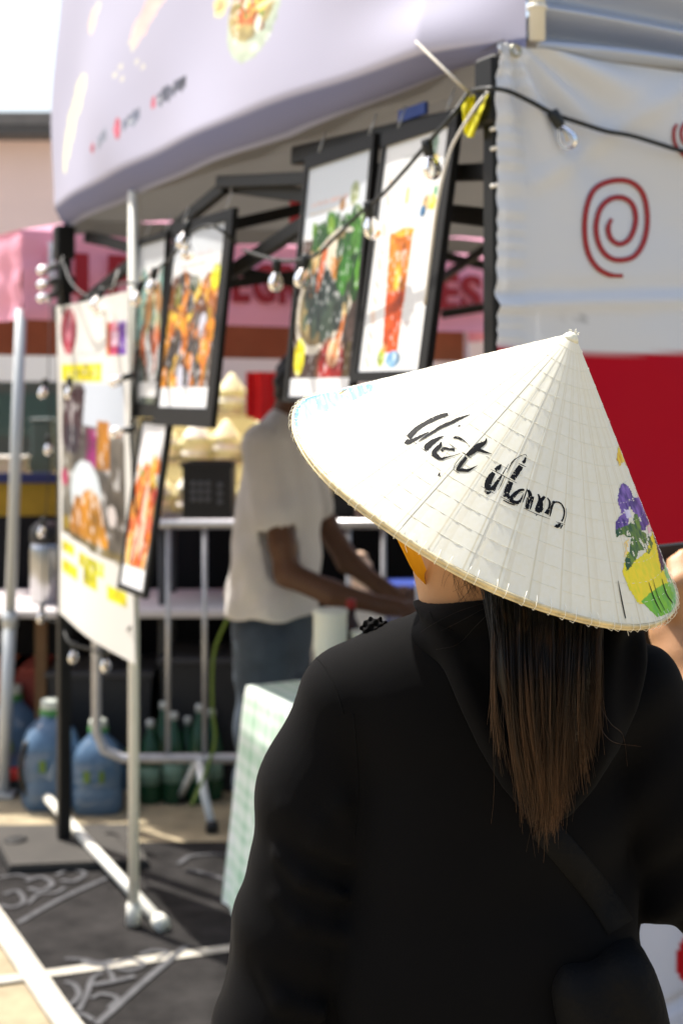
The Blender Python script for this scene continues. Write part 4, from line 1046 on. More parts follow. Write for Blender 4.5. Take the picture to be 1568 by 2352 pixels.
# ------------------------------------------------------------------ gingham table
gm = M('gingham', (.5, .7, .55), .85)
nt = gm.node_tree; N = nt.nodes; L = nt.links
tc = N['Texture Coordinate']; at = N.new('ShaderNodeVertexColor'); at.layer_name = 'Col'; L.new(at.outputs['Color'], N['Principled BSDF'].inputs['Base Color'])
pc = P(566, 1575, 4.2); TH = .752
gt = thing('gingham_table', 'table under a pale green gingham cloth beside the worker', 'table', (pc[0] + .25, pc[1] - .1, 0))
LU, LW = 1.15, .70
def tb(a, b_, z): return A3(pc[0] - U[0] * a + W[0] * b_, pc[1] - U[1] * a + W[1] * b_, z)
def ging(a, b_): 
    k = ((math.floor(a / .024) % 2) + (math.floor(b_ / .024) % 2))
    return (lin(236, 242, 236), lin(212, 230, 214), lin(172, 208, 180))[k]
def cloth():
    V = []; Cc = []; Fc = []
    # perimeter path of the drape: end face (along W) then front face
    peri = [(0.0, LW)] ; 
    def add_face(fn, lu, lv, nu, nv):
        o = len(V)
        for j in range(nv + 1):
            for i in range(nu + 1):
                V.append(fn(i / nu, j / nv)); Cc.append(ging(i / nu * lu, j / nv * lv))
        Fc.extend([(o + j * (nu + 1) + i, o + j * (nu + 1) + i + 1, o + (j + 1) * (nu + 1) + i + 1, o + (j + 1) * (nu + 1) + i) for j in range(nv) for i in range(nu)])
    drop = .64
    wav = lambda x, v: (.022 * math.sin(x * 23) + .012 * math.sin(x * 51 + 1)) * v
    add_face(lambda u, v: tb(u * LU, v * LW, TH), LU, LW, 46, 30)
    add_face(lambda u, v: tb(u * LU - .0 - .05 * v * (1 - u) ** 6, -.012 * v ** .3 - .055 * v + wav(u * LU, v), TH - .006 * v ** .3 - drop * v - .03 * v * math.sin(u * 9)), LU, drop, 60, 34)
    add_face(lambda u, v: tb(-.012 * v ** .3 - .05 * v + wav(u * LW + 2, v) * u, u * LW - .055 * v * (1 - u) ** 6, TH - .006 * v ** .3 - drop * v), LW, drop, 40, 34)
    add_face(lambda u, v: tb(u * LU, LW + .03 * v + wav(u, v), TH - drop * v), LU, drop, 40, 20)
    add_face(lambda u, v: tb(LU + .03 * v, u * LW, TH - drop * v), LW, drop, 30, 20)
    return V, Fc, Cc
V, Fc, Cc = cloth()
mk('tablecloth', V, Fc, gm, gt, cols=np.array(Cc))
for a, b_ in ((.05, .05), (1.1, .05), (.05, .65), (1.1, .65)):
    mb = MB(); mb.tube([tb(a, b_, 0), tb(a, b_, TH - .004)], .016); mb.build('leg', steel, gt)
cup_w = M('paper_cup', (.74, .76, .66), .6)
def on_table(px, Y): 
    p = P(px, 1500, Y); return A3(p[0], p[1], TH + .001)
ob = [('stack of white paper cups on the gingham table, by the worker\'s belt', 'cup_stack', 'cups', 758, 4.20, [('cups', [(.034, 0), (.046, .012), (.046, .10), (.05, .112), (.05, .205), (.053, .22), (.05, .225)], cup_w)]),
      ('shorter white cup on the gingham table, near the woman\'s shoulder', 'paper_cup', 'cup', 838, 4.22, [('cup', [(.03, 0), (.042, .15), (.045, .155), (.04, .158)], cup_w)]),
      ('steel mixing bowl on the gingham table under the worker\'s hands', 'mixing_bowl', 'bowl', 930, 4.28, [('bowl', [(.05, 0), (.09, .03), (.11, .08), (.113, .085), (.105, .08)], chrome)]),
      ('dark sauce bottle on the gingham table behind the cups', 'sauce_bottle', 'bottle', 806, 4.4, [('body', [(.035, 0), (.036, .01), (.036, .13), (.014, .17), (.013, .20)], M('sauce', (.03, .015, .012), .25)), ('cap', [(.015, .198), (.016, .22), (.012, .225)], M('cap_red', (.3, .02, .02), .5))]),
      ('clear lidded tub on the gingham table, behind the shorter cup', 'plastic_tub', 'tub', 872, 4.45, [('tub', [(.045, 0), (.055, .10)], M('tub_grey', (.25, .28, .25), .2)), ('lid', [(.057, .10), (.058, .112), (.05, .116)], M('tub_lid', (.6, .6, .66), .4))])]
for lab, nm, cat, px, Y, parts in ob: lathe_thing(nm, lab, cat, on_table(px, Y), parts)
bl = thing('blue_bucket', 'blue bucket standing behind the gingham cloth', 'bucket', P(668, 1700, 4.75) * A3(1, 1, 0))
c = P(668, 1700, 4.75) * A3(1, 1, 0)
mb = MB(); mb.lathe([(.09, 0), (.11, .60), (.115, .612), (.108, .615)], c, 18); mb.build('pail', M('bucket_blue', (.02, .05, .35), .4), bl)
# goods on the tall table to the right of the worker
for i, (px, y, w, h, c_, lab) in enumerate(((790, 6.05, .10, .16, (.02, .02, .02), 'black box on the tall table right of the worker'), (825, 5.97, .035, .07, (.5, .33, .25), 'small pink bottle on the tall table right of the worker'), (960, 6.1, .12, .1, (.02, .02, .02), 'low black box on the tall table behind the hat'))):
    x = (px - 784) / F * y
    t = thing('goods_box', lab, 'box', (x, y, 1.0875))
    mb = MB(); mb.cbox((x, y, 1.0875 + h / 2), (w / 2, 0, 0), (0, w / 2, 0), (0, 0, h / 2), .2); mb.build('carton', M('goods%d' % i, c_, .5), t, smooth=False)
    mb = MB(); mb.cbox((x, y, 1.0875 + h + .006), (w / 2 * .7, 0, 0), (0, w / 2 * .7, 0), (0, 0, .006), .2); mb.build('lid', M('goodslid%d' % i, tuple(q * .8 for q in c_), .4), t, smooth=False)
for i, (px, y, z, w, h, c_, lab) in enumerate(((825, 5.68, .0, .20, .80, (.66, .66, .66), 'tall white carton standing behind the barrier, left of the blue one'), (925, 5.7, 0, .20, .86, (.012, .04, .26), 'tall blue carton standing behind the barrier'), (1010, 5.66, 0, .2, .7, (.6, .6, .6), 'white carton behind the barrier, right of the blue one'))):
    x = (px - 784) / F * y; z = .001
    t = thing('stacked_carton', lab, 'carton', (x, y, 0))
    mb = MB(); mb.cbox((x, y, z + h / 2), (w / 2, 0, 0), (0, .1, 0), (0, 0, h / 2), .08); mb.build('carton', M('carton%d' % i, c_, .6), t, smooth=False)
    mb = MB(); mb.box((x, y - .101, z + h * .8), (w * .3, 0, 0), (0, .002, 0), (0, 0, h * .07)); mb.build('label_panel', M('cartonlab%d' % i, tuple(min(.8, q * .5 + .2) for q in c_), .6), t, smooth=False)
x = (808 - 784) / F * 5.55
lathe_thing('paper_bag', 'warm cream paper bag behind the barrier by the worker\'s arm', 'bag', A3((826 - 784) / F * 5.6, 5.69, .802), (('bag', [(.05, 0), (.055, .02), (.05, .13), (.03, .16)], M('kraft', (.72, .52, .38), .7)), ('fold', [(.03, .158), (.032, .17), (.012, .18)], M('kraft2', (.6, .42, .3), .7))))
# ================================================================== the worker in the booth
skin_d = M('skin_worker', (.115, .052, .026), .55, var=.08, vscale=20)
tee = M('tee_cotton', (.66, .64, .63), .9, var=.06, vscale=9, bump=.2, bscale=40)
jeans = M('denim', (.05, .068, .095), .85, var=.25, vscale=14)
def wp(px, py, Y=4.75): return P(px, py, Y)
def worker_arms(X, Y, Z):
    d = chain(X, Y, Z, [(wp(612, 1045, 4.60), .052), (wp(648, 1250, 4.54), .042), (wp(660, 1318, 4.53), .041), (wp(760, 1362, 4.5), .040), (wp(880, 1392, 4.48), .027), (wp(912, 1396, 4.48), .030)], .02)
    d = smin(d, chain(X, Y, Z, [(wp(660, 1030, 4.92), .05), (wp(745, 1200, 4.95), .042), (wp(800, 1290, 4.93), .040), (wp(870, 1345, 4.88), .028), (wp(895, 1360, 4.87), .03)], .02), .01)
    for (bx, by, Yh) in ((912, 1396, 4.48), (897, 1362, 4.87)):
        for k, (dx, dy, dY, l) in enumerate(((52, -14, .02, 1), (56, -4, .005, 1), (54, 8, -.01, 1), (46, 18, -.025, 1), (24, 30, -.03, 1))):
            a = wp(bx, by, Yh); m_ = wp(bx + dx * .55, by + dy * .6 - 2, Yh + dY); e = wp(bx + dx, by + dy + 8, Yh + dY * 1.3)
            d = smin(d, chain(X, Y, Z, [(a, .014), (m_, .0105), (e, .009)], .004), .006)
    return d
def worker_skin(X, Y, Z):
    d = worker_arms(X, Y, Z)
    d = smin(d, chain(X, Y, Z, [(wp(655, 1010), .075), (wp(672, 945), .058), (wp(696, 925), .06)], .03), .02)
    h = ell(X, Y, Z, wp(706, 893), (.098, .078, .122)); h = smin(h, ell(X, Y, Z, wp(730, 933), (.06, .055, .055)), .03)
    h = smin(h, cap(X, Y, Z, wp(772, 896), wp(784, 914), .010, .016), .012)          # nose
    h = smin(h, ell(X, Y, Z, wp(698, 908, 4.67), (.026, .012, .034)), .006)            # ear
    h = smin(h, cap(X, Y, Z, wp(768, 934), wp(769, 936), .014), .008)                  # mouth
    h = smax(h, -ell(X, Y, Z, wp(765, 886, 4.71), (.012, .016, .01)), .008)
    d = smin(d, h, .025)
    d = smin(d, chain(X, Y, Z, [(wp(640, 1080), .11), (wp(632, 1250), .10), (wp(622, 1440), .10)], .03), .03)
    return d
VA, FA = surfnet(worker_skin, (-.45, 4.40, .78), (.36, 5.06, 1.84), .0095)
wk = mk('person', VA, FA, skin_d, origin=(-.23, 4.75, 0), label='person in a light grey t-shirt and jeans reaching over the gingham table', cat='person')
def tee_f(X, Y, Z):
    Ys = 4.75 + (Y - 4.75) * .72
    d = chain(X, Ys, Z, [(wp(640, 1060), .118), (wp(640, 1180), .136), (wp(632, 1290), .140), (wp(626, 1390), .146), (wp(626, 1410), .150)], .05)
    d = smin(d, chain(X, Y, Z, [(wp(606, 1030, 4.60), .070), (wp(630, 1180, 4.555), .069), (wp(633, 1196, 4.553), .068)], .02), .03)
    d = smin(d, chain(X, Y, Z, [(wp(656, 1025, 4.91), .066), (wp(715, 1140, 4.94), .066), (wp(725, 1160, 4.945), .065)], .02), .03)
    d = smin(d, chain(X, Y, Z, [(wp(604, 1020, 4.62), .062), (wp(655, 980), .066), (wp(660, 1020, 4.9), .06)], .03), .04)
    d = d + .011 * (np.sin(Z * 26 + X * 30 + np.sin(Y * 9) * 2) * .5 + np.sin(Z * 47 - X * 38 + Y * 20) * .35) * np.clip((1.4 - Z) * 2.2, .15, 1)
    d = smax(d, .885 + .03 * (X + .23) + .006 * np.sin(X * 40) - Z, .006)
    sl = np.maximum(cap(X, Y, Z, wp(636, 1215, 4.55), wp(650, 1300, 4.53), .088), -1)
    sleeve_cut = np.where((Z < 1.215) & (Y < 4.64), cap(X, Y, Z, wp(636, 1230, 4.55), wp(655, 1310, 4.53), .062), 1.0)
    d = np.where(sleeve_cut < 0, np.maximum(d, np.where(Ys > 4.69, d, -sleeve_cut)), d)
    return d
V, Fc = surfnet(tee_f, (-.52, 4.42, .84), (.06, 5.08, 1.60), .011)
mk('t_shirt', V, Fc, tee, wk)
def jean_f(X, Y, Z):
    d = chain(X, Y, Z, [(wp(628, 1400), .145), (wp(624, 1500), .13)], .03)
    for Yk, px in ((4.66, 610), (4.85, 640)):
        x0 = (px - 784) / 688.0
        d = smin(d, chain(X, Y, Z, [(A3(x0, Yk, .80), .105), (A3(x0 - .01, Yk, .48), .082), (A3(x0 - .045, Yk, .08), .068)], .03), .03)
    d = d + .007 * np.sin(Z * 34 + X * 18 + Y * 12) * (Z < .7)
    return smax(d, .035 - Z, .005)
V, Fc = surfnet(jean_f, (-.45, 4.5, .0), (0.0, 5.03, 1.0), .014)
mk('jeans', V, Fc, jeans, wk)
def shoe_f(X, Y, Z):
    d = None
    for Yk, px in ((4.66, 610), (4.85, 640)):
        x0 = (px - 784) / 688.0 - .04
        c = smin(chain(X, Y, Z, [(A3(x0 - .05, Yk, .05), .042), (A3(x0 + .05, Yk, .045), .044), (A3(x0 + .16, Yk - .01, .036), .036)], .02), cap(X, Y, Z, A3(x0 - .02, Yk, .05), A3(x0 - .02, Yk, .1), .048), .03)
        d = c if d is None else np.minimum(d, c)
    return smax(d, .004 - Z, .003)
V, Fc = surfnet(shoe_f, (-.45, 4.58, -.01), (.05, 4.95, .16), .01)
mk('shoes', V, Fc, blk, wk)
def hair_f(X, Y, Z):
    d = ell(X, Y, Z, wp(700, 883), (.106, .086, .122))
    d = smax(d, -ell(X, Y, Z, wp(743, 923), (.085, .12, .11)), .02)
    return d + .004 * np.sin(X * 150) * np.sin(Z * 130)
V, Fc = surfnet(hair_f, (-.27, 4.63, 1.46), (.05, 4.87, 1.80), .009)
mk('hair', V, Fc, M('hair_black', (.008, .007, .006), .5), wk)

# ================================================================== the woman in front
skin_w = M('skin_woman', (.40, .205, .095), .5, var=.06, vscale=40, bump=.05, bscale=300)
_nt = skin_w.node_tree.nodes['Principled BSDF']; _nt.inputs['Subsurface Weight'].default_value = .12; _nt.inputs['Subsurface Radius'].default_value = (.012, .005, .003); _nt.inputs['Subsurface Scale'].default_value = .5
def wpx(px, py, Y): return P(px, py, Y)
HAND_Y = 1.72
def hand_chains():
    wr = wpx(1568, 1590, 1.68)
    palm = wpx(1566, 1450, HAND_Y)
    out = [[(wr, .027), (wpx(1560, 1520, 1.70), .030), (palm, .034)]]
    kn = [(wpx(1548, 1395, HAND_Y - .02), .016), (wpx(1568, 1390, HAND_Y - .01), .016), (wpx(1590, 1398, HAND_Y + .005), .0155), (wpx(1610, 1412, HAND_Y + .015), .014)]
    tips = [([(1550, 1345), (1545, 1292)], .0105), ([(1576, 1330), (1568, 1275)], .0105), ([(1600, 1335), (1592, 1282)], .010), ([(1620, 1358), (1612, 1315)], .009)]
    for (k, r), (tp, rt) in zip(kn, tips):
        m_ = wpx(*tp[0], HAND_Y - .030); e = wpx(*tp[1], HAND_Y - .012)
        out.append([(palm, .022), (k, r), (m_, (r + rt) / 2), (e, rt * .82)])
    out.append([(wpx(1545, 1500, 1.70), .021), (wpx(1522, 1455, 1.71), .0165), (wpx(1510, 1415, HAND_Y), .0135), (wpx(1503, 1385, HAND_Y + .01), .011)])
    return out
HC = hand_chains()
def woman_skin(X, Y, Z):
    d = chain(X, Y, Z, [((.142, 1.41, 1.34), .066), ((.141, 1.412, 1.40), .055), ((.138, 1.418, 1.46), .056)], .02)
    h = ell(X, Y, Z, (.137, 1.425, 1.500), (.073, .098, .102)); h = smin(h, ell(X, Y, Z, (.132, 1.475, 1.432), (.052, .048, .045)), .03)
    h = smin(h, cap(X, Y, Z, (.134, 1.522, 1.49), (.134, 1.54, 1.468), .009, .014), .012)
    h = smin(h, cap(X, Y, Z, (.122, 1.512, 1.437), (.146, 1.512, 1.437), .009), .008)
    for sx in (-1, 1):
        h = smax(h, -ell(X, Y, Z, (.134 + sx * .032, 1.523, 1.498), (.014, .014, .008)), .008)
        h = smin(h, ell(X, Y, Z, (.137 + sx * .074, 1.43, 1.492), (.009, .02, .026)), .006)
    d = smin(d, h, .03)
    d = smin(d, chain(X, Y, Z, [((.145, 1.42, 1.30), .08), ((.148, 1.43, 1.08), .078), ((.15, 1.43, .9), .085)], .03), .04)
    d = smin(d, chain(X, Y, Z, [((.09, 1.42, 1.325), .035), ((.01, 1.42, 1.31), .036), ((-.055, 1.43, 1.06), .032), ((-.078, 1.38, .86), .026), ((-.08, 1.36, .83), .026)], .03), .03)
    d = smin(d, chain(X, Y, Z, [((.2, 1.42, 1.325), .035), ((.295, 1.42, 1.31), .036), ((.355, 1.45, 1.13), .034), ((.398, 1.6, 1.215), .032), (HC[0][0][0], .028)], .03), .03)
    for c in HC: d = smin(d, chain(X, Y, Z, c, .004), .008)
    for k in range(5):
        b0 = A3(-.08, 1.355, .815) + A3(-.01 + .0, .014 * (k - 2), 0)
        d = smin(d, chain(X, Y, Z, [((-.08, 1.36, .83), .02), (b0 + A3(0, 0, -.04), .012), (b0 + A3(.004, 0, -.085 - .012 * (2 - abs(k - 2)) + (.04 if k == 4 else 0)), .008)], .004), .006)
    return d
V, Fc = surfnet(lambda X, Y, Z: woman_skin(X.astype(np.float32), Y.astype(np.float32), Z.astype(np.float32)), (-.16, 1.29, .69), (.50, 1.80, 1.63), .0052)
wbvh = BVHTree.FromPolygons([tuple(v) for v in V], [tuple(f) for f in Fc])
wm = mk('person', V, Fc, skin_w, origin=(.145, 1.43, 0), label='woman seen from behind in a black hooded top, holding up a phone', cat='person')

hood_mat = M('black_jersey', (.0036, .0035, .0038), .85, sheen=.012, spec=.06, var=.15, vscale=5)
nt = hood_mat.node_tree; N = nt.nodes; L = nt.links
wv = N.new('ShaderNodeTexWave'); wv.bands_direction = 'Z'; wv.inputs['Scale'].default_value = 420; wv.inputs['Distortion'].default_value = 1.2
L.new(N['Texture Coordinate'].outputs['Object'], wv.inputs['Vector'])
bp = N.new('ShaderNodeBump'); bp.inputs['Strength'].default_value = .15; bp.inputs['Distance'].default_value = .0008
L.new(wv.outputs['Fac'], bp.inputs['Height']); L.new(bp.outputs[0], N['Principled BSDF'].inputs['Normal'])
YB = 1.33
hood_poly = np.array([wpx(a, b_, YB)[[0, 2]] for a, b_ in ((955, 1412), (985, 1460), (1020, 1540), (1058, 1630), (1098, 1715), (1150, 1805), (1205, 1870), (1258, 1893), (1310, 1876), (1372, 1818), (1432, 1735), (1475, 1640), (1505, 1540), (1518, 1470), (1440, 1395), (1280, 1372), (1090, 1385))])
def poly_sdf(x, z, P_):
    d = np.full(x.shape, 1e9); s = np.ones(x.shape)
    n = len(P_)
    for i in range(n):
        a, b_ = P_[i], P_[i - 1]
        ex, ez = b_ - a; wx, wz = x - a[0], z - a[1]
        t = np.clip((wx * ex + wz * ez) / (ex * ex + ez * ez), 0, 1)
        d = np.minimum(d, (wx - ex * t) ** 2 + (wz - ez * t) ** 2)
        c1, c2, c3q = z >= a[1], z < b_[1], ex * wz > ez * wx
        s = np.where((c1 & c2 & c3q) | (~c1 & ~c2 & ~c3q), -s, s)
    return s * np.sqrt(d)
def torso_f(X, Y, Z):
    Ys = 1.43 + (Y - 1.43) * 1.22
    d = smin(chain(X, Ys, Z, [(A3(.115, 1.43, 1.27), .112), (A3(.110, 1.43, 1.05), .116), (A3(.105, 1.43, .80), .128)], .03),
             chain(X, Ys, Z, [(A3(.178, 1.43, 1.27), .112), (A3(.182, 1.43, 1.05), .112), (A3(.185, 1.43, .80), .122)], .03), .02)
    sh = chain(X, Y, Z, [(A3(.012, 1.42, 1.318), .050), (A3(.06, 1.415, 1.328), .052), (A3(.142, 1.412, 1.352), .060), (A3(.225, 1.415, 1.332), .054), (A3(.285, 1.418, 1.318), .054)], .03)
    d = smin(d, sh, .05)
    d = smin(d, cap(X, Y, Z, (.142, 1.412, 1.36), (.142, 1.408, 1.388), .068, .060), .02)
    return d
FOLDS = [((664, 1850), (736, 1890), (800, 1936), .006), ((752, 1800), (780, 1850), (803, 1912), .006), ((679, 1890), (730, 1930), (796, 1965), .005), ((640, 1960), (700, 2020), (790, 2060), .004),
         ((616, 2234), (649, 2297), (735, 2326), .007), ((640, 2060), (690, 2120), (780, 2150), .0045)]
def hoodie_f(X, Y, Z):
    d = torso_f(X, Y, Z)
    la = chain(X, Y, Z, [(A3(.010, 1.42, 1.308), .054), (A3(-.022, 1.43, 1.22), .057), (A3(-.046, 1.435, 1.08), .058), (A3(-.066, 1.43, .98), .057), (A3(-.082, 1.39, .87), .046), (A3(-.082, 1.37, .845), .046)], .03)
    for a, m_, e, r in FOLDS:
        Yf = 1.383
        la = smin(la, chain(X, Y, Z, [(wpx(*a, Yf), r * 1.3), (wpx(*m_, Yf - .010), r * 1.7), (wpx(*e, Yf - .002), r * 1.4)], .006), .010)
    la = la + 0.0009 * np.sin(Z * 95 + X * 60 + np.sin(X * 50)) * np.clip((1.27 - Z) * 8, 0, 1)
    d = smin(d, la, .012)
    ra = chain(X, Y, Z, [(A3(.288, 1.42, 1.31), .054), (A3(.322, 1.425, 1.22), .056), (A3(.352, 1.45, 1.132), .054), (A3(.385, 1.55, 1.185), .047), (A3(.400, 1.605, 1.217), .042)], .03)
    ra = ra + .006 * np.sin(Z * 70 - X * 90) * np.clip((1.3 - Z) * 6, 0, 1)
    d = smin(d, ra, .014)
    # cloth drawn towards the sling bag, and soft waves across the back
    d = d + .0055 * np.sin((Z - .5 * X) * 62 + np.sin(X * 30) * 1.2) * np.exp(-((X - .25) / .07) ** 2) * (Y < 1.43)
    d = d + .0018 * np.sin(Z * 34 + X * 20 + 1.5 * np.sin(X * 25)) * (Y < 1.43) * np.clip((1.22 - Z) * 6, 0, 1)
    d = smax(d, .80 - Z, .006)
    d = smax(d, -cap(X, Y, Z, (.141, 1.41, 1.378), (.140, 1.405, 1.46), .0555), .004)
    return d
def hood_f(X, Y, Z):
    d2 = poly_sdf(X[:, 0, :], Z[:, 0, :], hood_poly)[:, None, :]
    base = torso_f(X, Y, Z)
    th = .013 + .012 * np.exp(-((d2 + .012) / .014) ** 2)
    x, z = X, Z
    th = th + .009 * np.sin((x - .145) * 120 + (1.40 - z) * 28) * np.exp(-((x - .265) / .035) ** 2) + .0035 * np.sin((x * 55 + z * 44)) * np.exp(-((x - .24) / .05) ** 2)
    th = th + .004 * np.sin(z * 50 - x * 70) * np.exp(-((x - .08) / .03) ** 2) * .5
    d = smax(base - th, d2 + .0 * Y, .010)
    d = smax(d, Y - 1.425, .004)
    # rolled collar around the neck
    q = np.sqrt((np.sqrt((X - .142) ** 2 + ((Y - 1.412) * 1.0) ** 2) - .070) ** 2 + (Z - 1.372 + .10 * (X - .142)) ** 2) - .013
    d = smin(d, q, .014)
    d = smax(d, -cap(X, Y, Z, (.141, 1.41, 1.37), (.140, 1.405, 1.46), .0555), .004)
    return d
V, Fc = surfnet(hoodie_f, (-.16, 1.30, .78), (.47, 1.67, 1.45), .0055)
hd = mk('hoodie', V, Fc, hood_mat, wm)
hbvh = BVHTree.FromPolygons([tuple(v) for v in V], [tuple(f) for f in Fc])
V, Fc = surfnet(hood_f, (.03, 1.29, 1.15), (.35, 1.52, 1.43), .0042)
mk('hood', V, Fc, hood_mat, hd)
hdbvh = BVHTree.FromPolygons([tuple(v) for v in V], [tuple(f) for f in Fc])
def on_back(px, py, off, b2=None):
    o = Vector((0, 0, EYE)); d = Vector(P(px, py, 1.0)) - o; d.normalize()
    best = None
    for bb in (hbvh, hdbvh):
        h, n_, i, ds = bb.ray_cast(o, d)
        if h is not None and (best is None or ds < best[1]): best = (h, ds)
    return None if best is None else np.array(best[0] - d * off)
# seams
mb = MB()
for pts in ([(985, 1405), (1000, 1430), (1040, 1450)], [(812, 1640), (818, 1720), (822, 1820), (812, 1930)], [(720, 1505), (745, 1530), (770, 1580), (790, 1640)]):
    q = [on_back(*p, -.0004) for p in spline(np.array(pts, float), 24)]
    q = [p for p in q if p is not None]
    if len(q) > 3: mb = MB(); mb.tube(q, .0011, 5); mb.build('seam', hood_mat, hd)
kn = on_back(862, 1466, 0.0); kn = wpx(860, 1462, 1.44) if kn is None else kn + A3(0, .03, 0)
def knot_f(X, Y, Z): return ell(X, Y, Z, kn + A3(0, 0, .004), (.013, .011, .011)) + .003 * np.sin(X * 600) * np.sin(Z * 560 + Y * 300)
V, Fc = surfnet(knot_f, kn - .02, kn + .022, .0018)
mk('ruffle', V, Fc, hood_mat, hd)
trm = M('black_trousers', (.012, .012, .014), .85)
def tr_f(X, Y, Z):
    d = chain(X, 1.43 + (Y - 1.43) * 1.15, Z, [(A3(.12, 1.43, .86), .108), (A3(.18, 1.43, .86), .108)], .03)
    for x in (.075, .225): d = smin(d, chain(X, Y, Z, [(A3(x, 1.43, .80), .088), (A3(x, 1.43, .46), .064), (A3(x, 1.42, .07), .052)], .03), .03)
    return smax(d, .03 - Z, .004)
V, Fc = surfnet(tr_f, (-.03, 1.28, 0), (.34, 1.58, 1.0), .014); mk('trousers', V, Fc, trm, wm)
def sh_f(X, Y, Z):
    d = None
    for x in (.075, .225):
        c = chain(X, Y, Z, [(A3(x, 1.39, .045), .037), (A3(x, 1.48, .042), .040), (A3(x, 1.58, .034), .032)], .02)
        d = c if d is None else np.minimum(d, c)
    return smax(d, .004 - Z, .003)
V, Fc = surfnet(sh_f, (.0, 1.32, -.01), (.3, 1.64, .12), .01); mk('shoes', V, Fc, M('shoe_white', (.6, .6, .58), .6), wm)

# hair: a dark under-mass and a few thousand strands
hair_mat = M('long_hair', (.02, .01, .006), .42, spec=.3)
nt = hair_mat.node_tree; N = nt.nodes; L = nt.links
sx = N.new('ShaderNodeSeparateXYZ'); L.new(N['Texture Coordinate'].outputs['Object'], sx.inputs[0])
nz = N.new('ShaderNodeTexNoise'); nz.inputs['Scale'].default_value = 130; nz.inputs['Detail'].default_value = 4
mpn = N.new('ShaderNodeMapping'); mpn.inputs['Scale'].default_value = (1, 1, .04); L.new(N['Texture Coordinate'].outputs['Object'], mpn.inputs[0]); L.new(mpn.outputs[0], nz.inputs['Vector'])
ma = N.new('ShaderNodeMath'); ma.operation = 'MULTIPLY_ADD'; L.new(nz.outputs['Fac'], ma.inputs[0]); ma.inputs[1].default_value = -.30; L.new(sx.outputs['Z'], ma.inputs[2])
cr_ = N.new('ShaderNodeMapRange'); cr_.inputs['From Min'].default_value = 1.26; cr_.inputs['From Max'].default_value = 1.05; L.new(ma.outputs[0], cr_.inputs['Value'])
mx = N.new('ShaderNodeMix'); mx.data_type = 'RGBA'; mx.inputs[6].default_value = (.0045, .003, .0025, 1); mx.inputs[7].default_value = (.125, .060, .026, 1)
L.new(cr_.outputs['Result'], mx.inputs[0])
tv = N.new('ShaderNodeVertexColor'); tv.layer_name = 'Col'; tm = N.new('ShaderNodeVectorMath'); tm.operation = 'MULTIPLY'; L.new(mx.outputs[2], tm.inputs[0]); L.new(tv.outputs['Color'], tm.inputs[1])
L.new(tm.outputs['Vector'], N['Principled BSDF'].inputs['Base Color'])
def wh_f(X, Y, Z):
    d = ell(X, Y, Z, (.142, 1.415, 1.50), (.088, .104, .108))
    d = smax(d, -ell(X, Y, Z, (.128, 1.50, 1.455), (.10, .085, .10)), .02)
    d = smax(d, -(Z - 1.46 - 1.1 * (.165 - X)), .01)
    Ys = 1.315 + (Y - 1.315) * 2.2
    d = smin(d, chain(X, Ys, Z, [(A3(.186, 1.345, 1.43), .042), (A3(.187, 1.315, 1.36), .040), (A3(.187, 1.308, 1.31), .030), (A3(.188, 1.312, 1.275), .016)], .02), .02)
    return d
V, Fc = surfnet(wh_f, (.03, 1.27, 1.14), (.26, 1.55, 1.63), .0052)
hm = MB(); hm.add(V, Fc); TONE = []
g = np.random.default_rng(5)
ycol = np.array([1300, 1370, 1450, 1550, 1650, 1750, 1850, 1960.])
def hair_px(q_, y):       # lateral position of a lock q in 0..1 at picture row y
    l = np.interp(y, ycol, [1116, 1116, 1126, 1133, 1142, 1160, 1186, 1212]); r = np.interp(y, ycol, [1392, 1388, 1376, 1368, 1360, 1350, 1338, 1304])
    return l + (r - l) * q_
def hair_Y(y): return np.interp(y, ycol, [1.325, 1.308, 1.290, 1.281, 1.280, 1.283, 1.290, 1.294])
def strand(pts, r0):
    m = len(pts); hm.tube(pts, np.linspace(r0, r0 * .3, m), 3, cap=False)
TONE.append((hm.n, .35))
nl = 38
for li in range(nl):
    qc = g.random() if li > 26 else (li + .5) / 27 + g.normal() * .014
    ye = 1680 + 235 * (1 - abs(qc - .42) * 1.35) + g.normal() * 34
    ye = min(max(ye, 1580), 1895)
    sway = 5 + g.normal() * 11; ph = g.random() * 2.2 + li * .35; dep = (.004 + .014 * g.random()) * (1.25 if li > 26 else 1); wav = 5 + 9 * g.random(); cv_ = .5 + .42 * g.random()
    tone = .30 + 1.15 * g.random() ** 1.3
    for si in range(int(50 + 40 * g.random())):
        dq = g.normal() * (.026 if li <= 26 else .014); e = ye + g.normal() * 30 - abs(g.normal()) * 40
        fan = g.normal() * 9
        ys = np.linspace(1300, e, 16); f = (ys - 1300) / (e - 1300)
        conv = 1 - cv_ * np.sin(np.clip(f * 1.15, 0, 1) * 1.5)
        xs = hair_px(qc + dq * conv, ys) + sway * f ** 2.2 + wav * np.sin(ph + f * 4.4 + dq * 12) * f + fan * f ** 4
        Yv = hair_Y(ys) - dep * np.sin(np.pi * np.clip(f * 1.02, 0, 1)) * (1 - 9 * dq ** 2 * 40) + g.normal() * .0022 * f + .003
        n0 = hm.n
        strand([wpx(x, y, Y_) for x, y, Y_ in zip(xs, ys, Yv)], .00026 + .00018 * g.random())
        TONE.append((hm.n - n0, tone * (.75 + .5 * g.random())))
n_locks = hm.n
for k in range(70):       # flyaways
    q_ = g.random(); e = 1600 + 330 * g.random(); ys = np.linspace(1330, e, 14); f = (ys - 1330) / (e - 1330)
    side = g.normal() * 34
    xs = hair_px(q_, ys) + side * f ** 2 + 8 * np.sin(f * 6 + k)
    strand([wpx(x, y, Y_) for x, y, Y_ in zip(xs, ys, hair_Y(ys) - .008 - .01 * g.random() * f)], .00026)
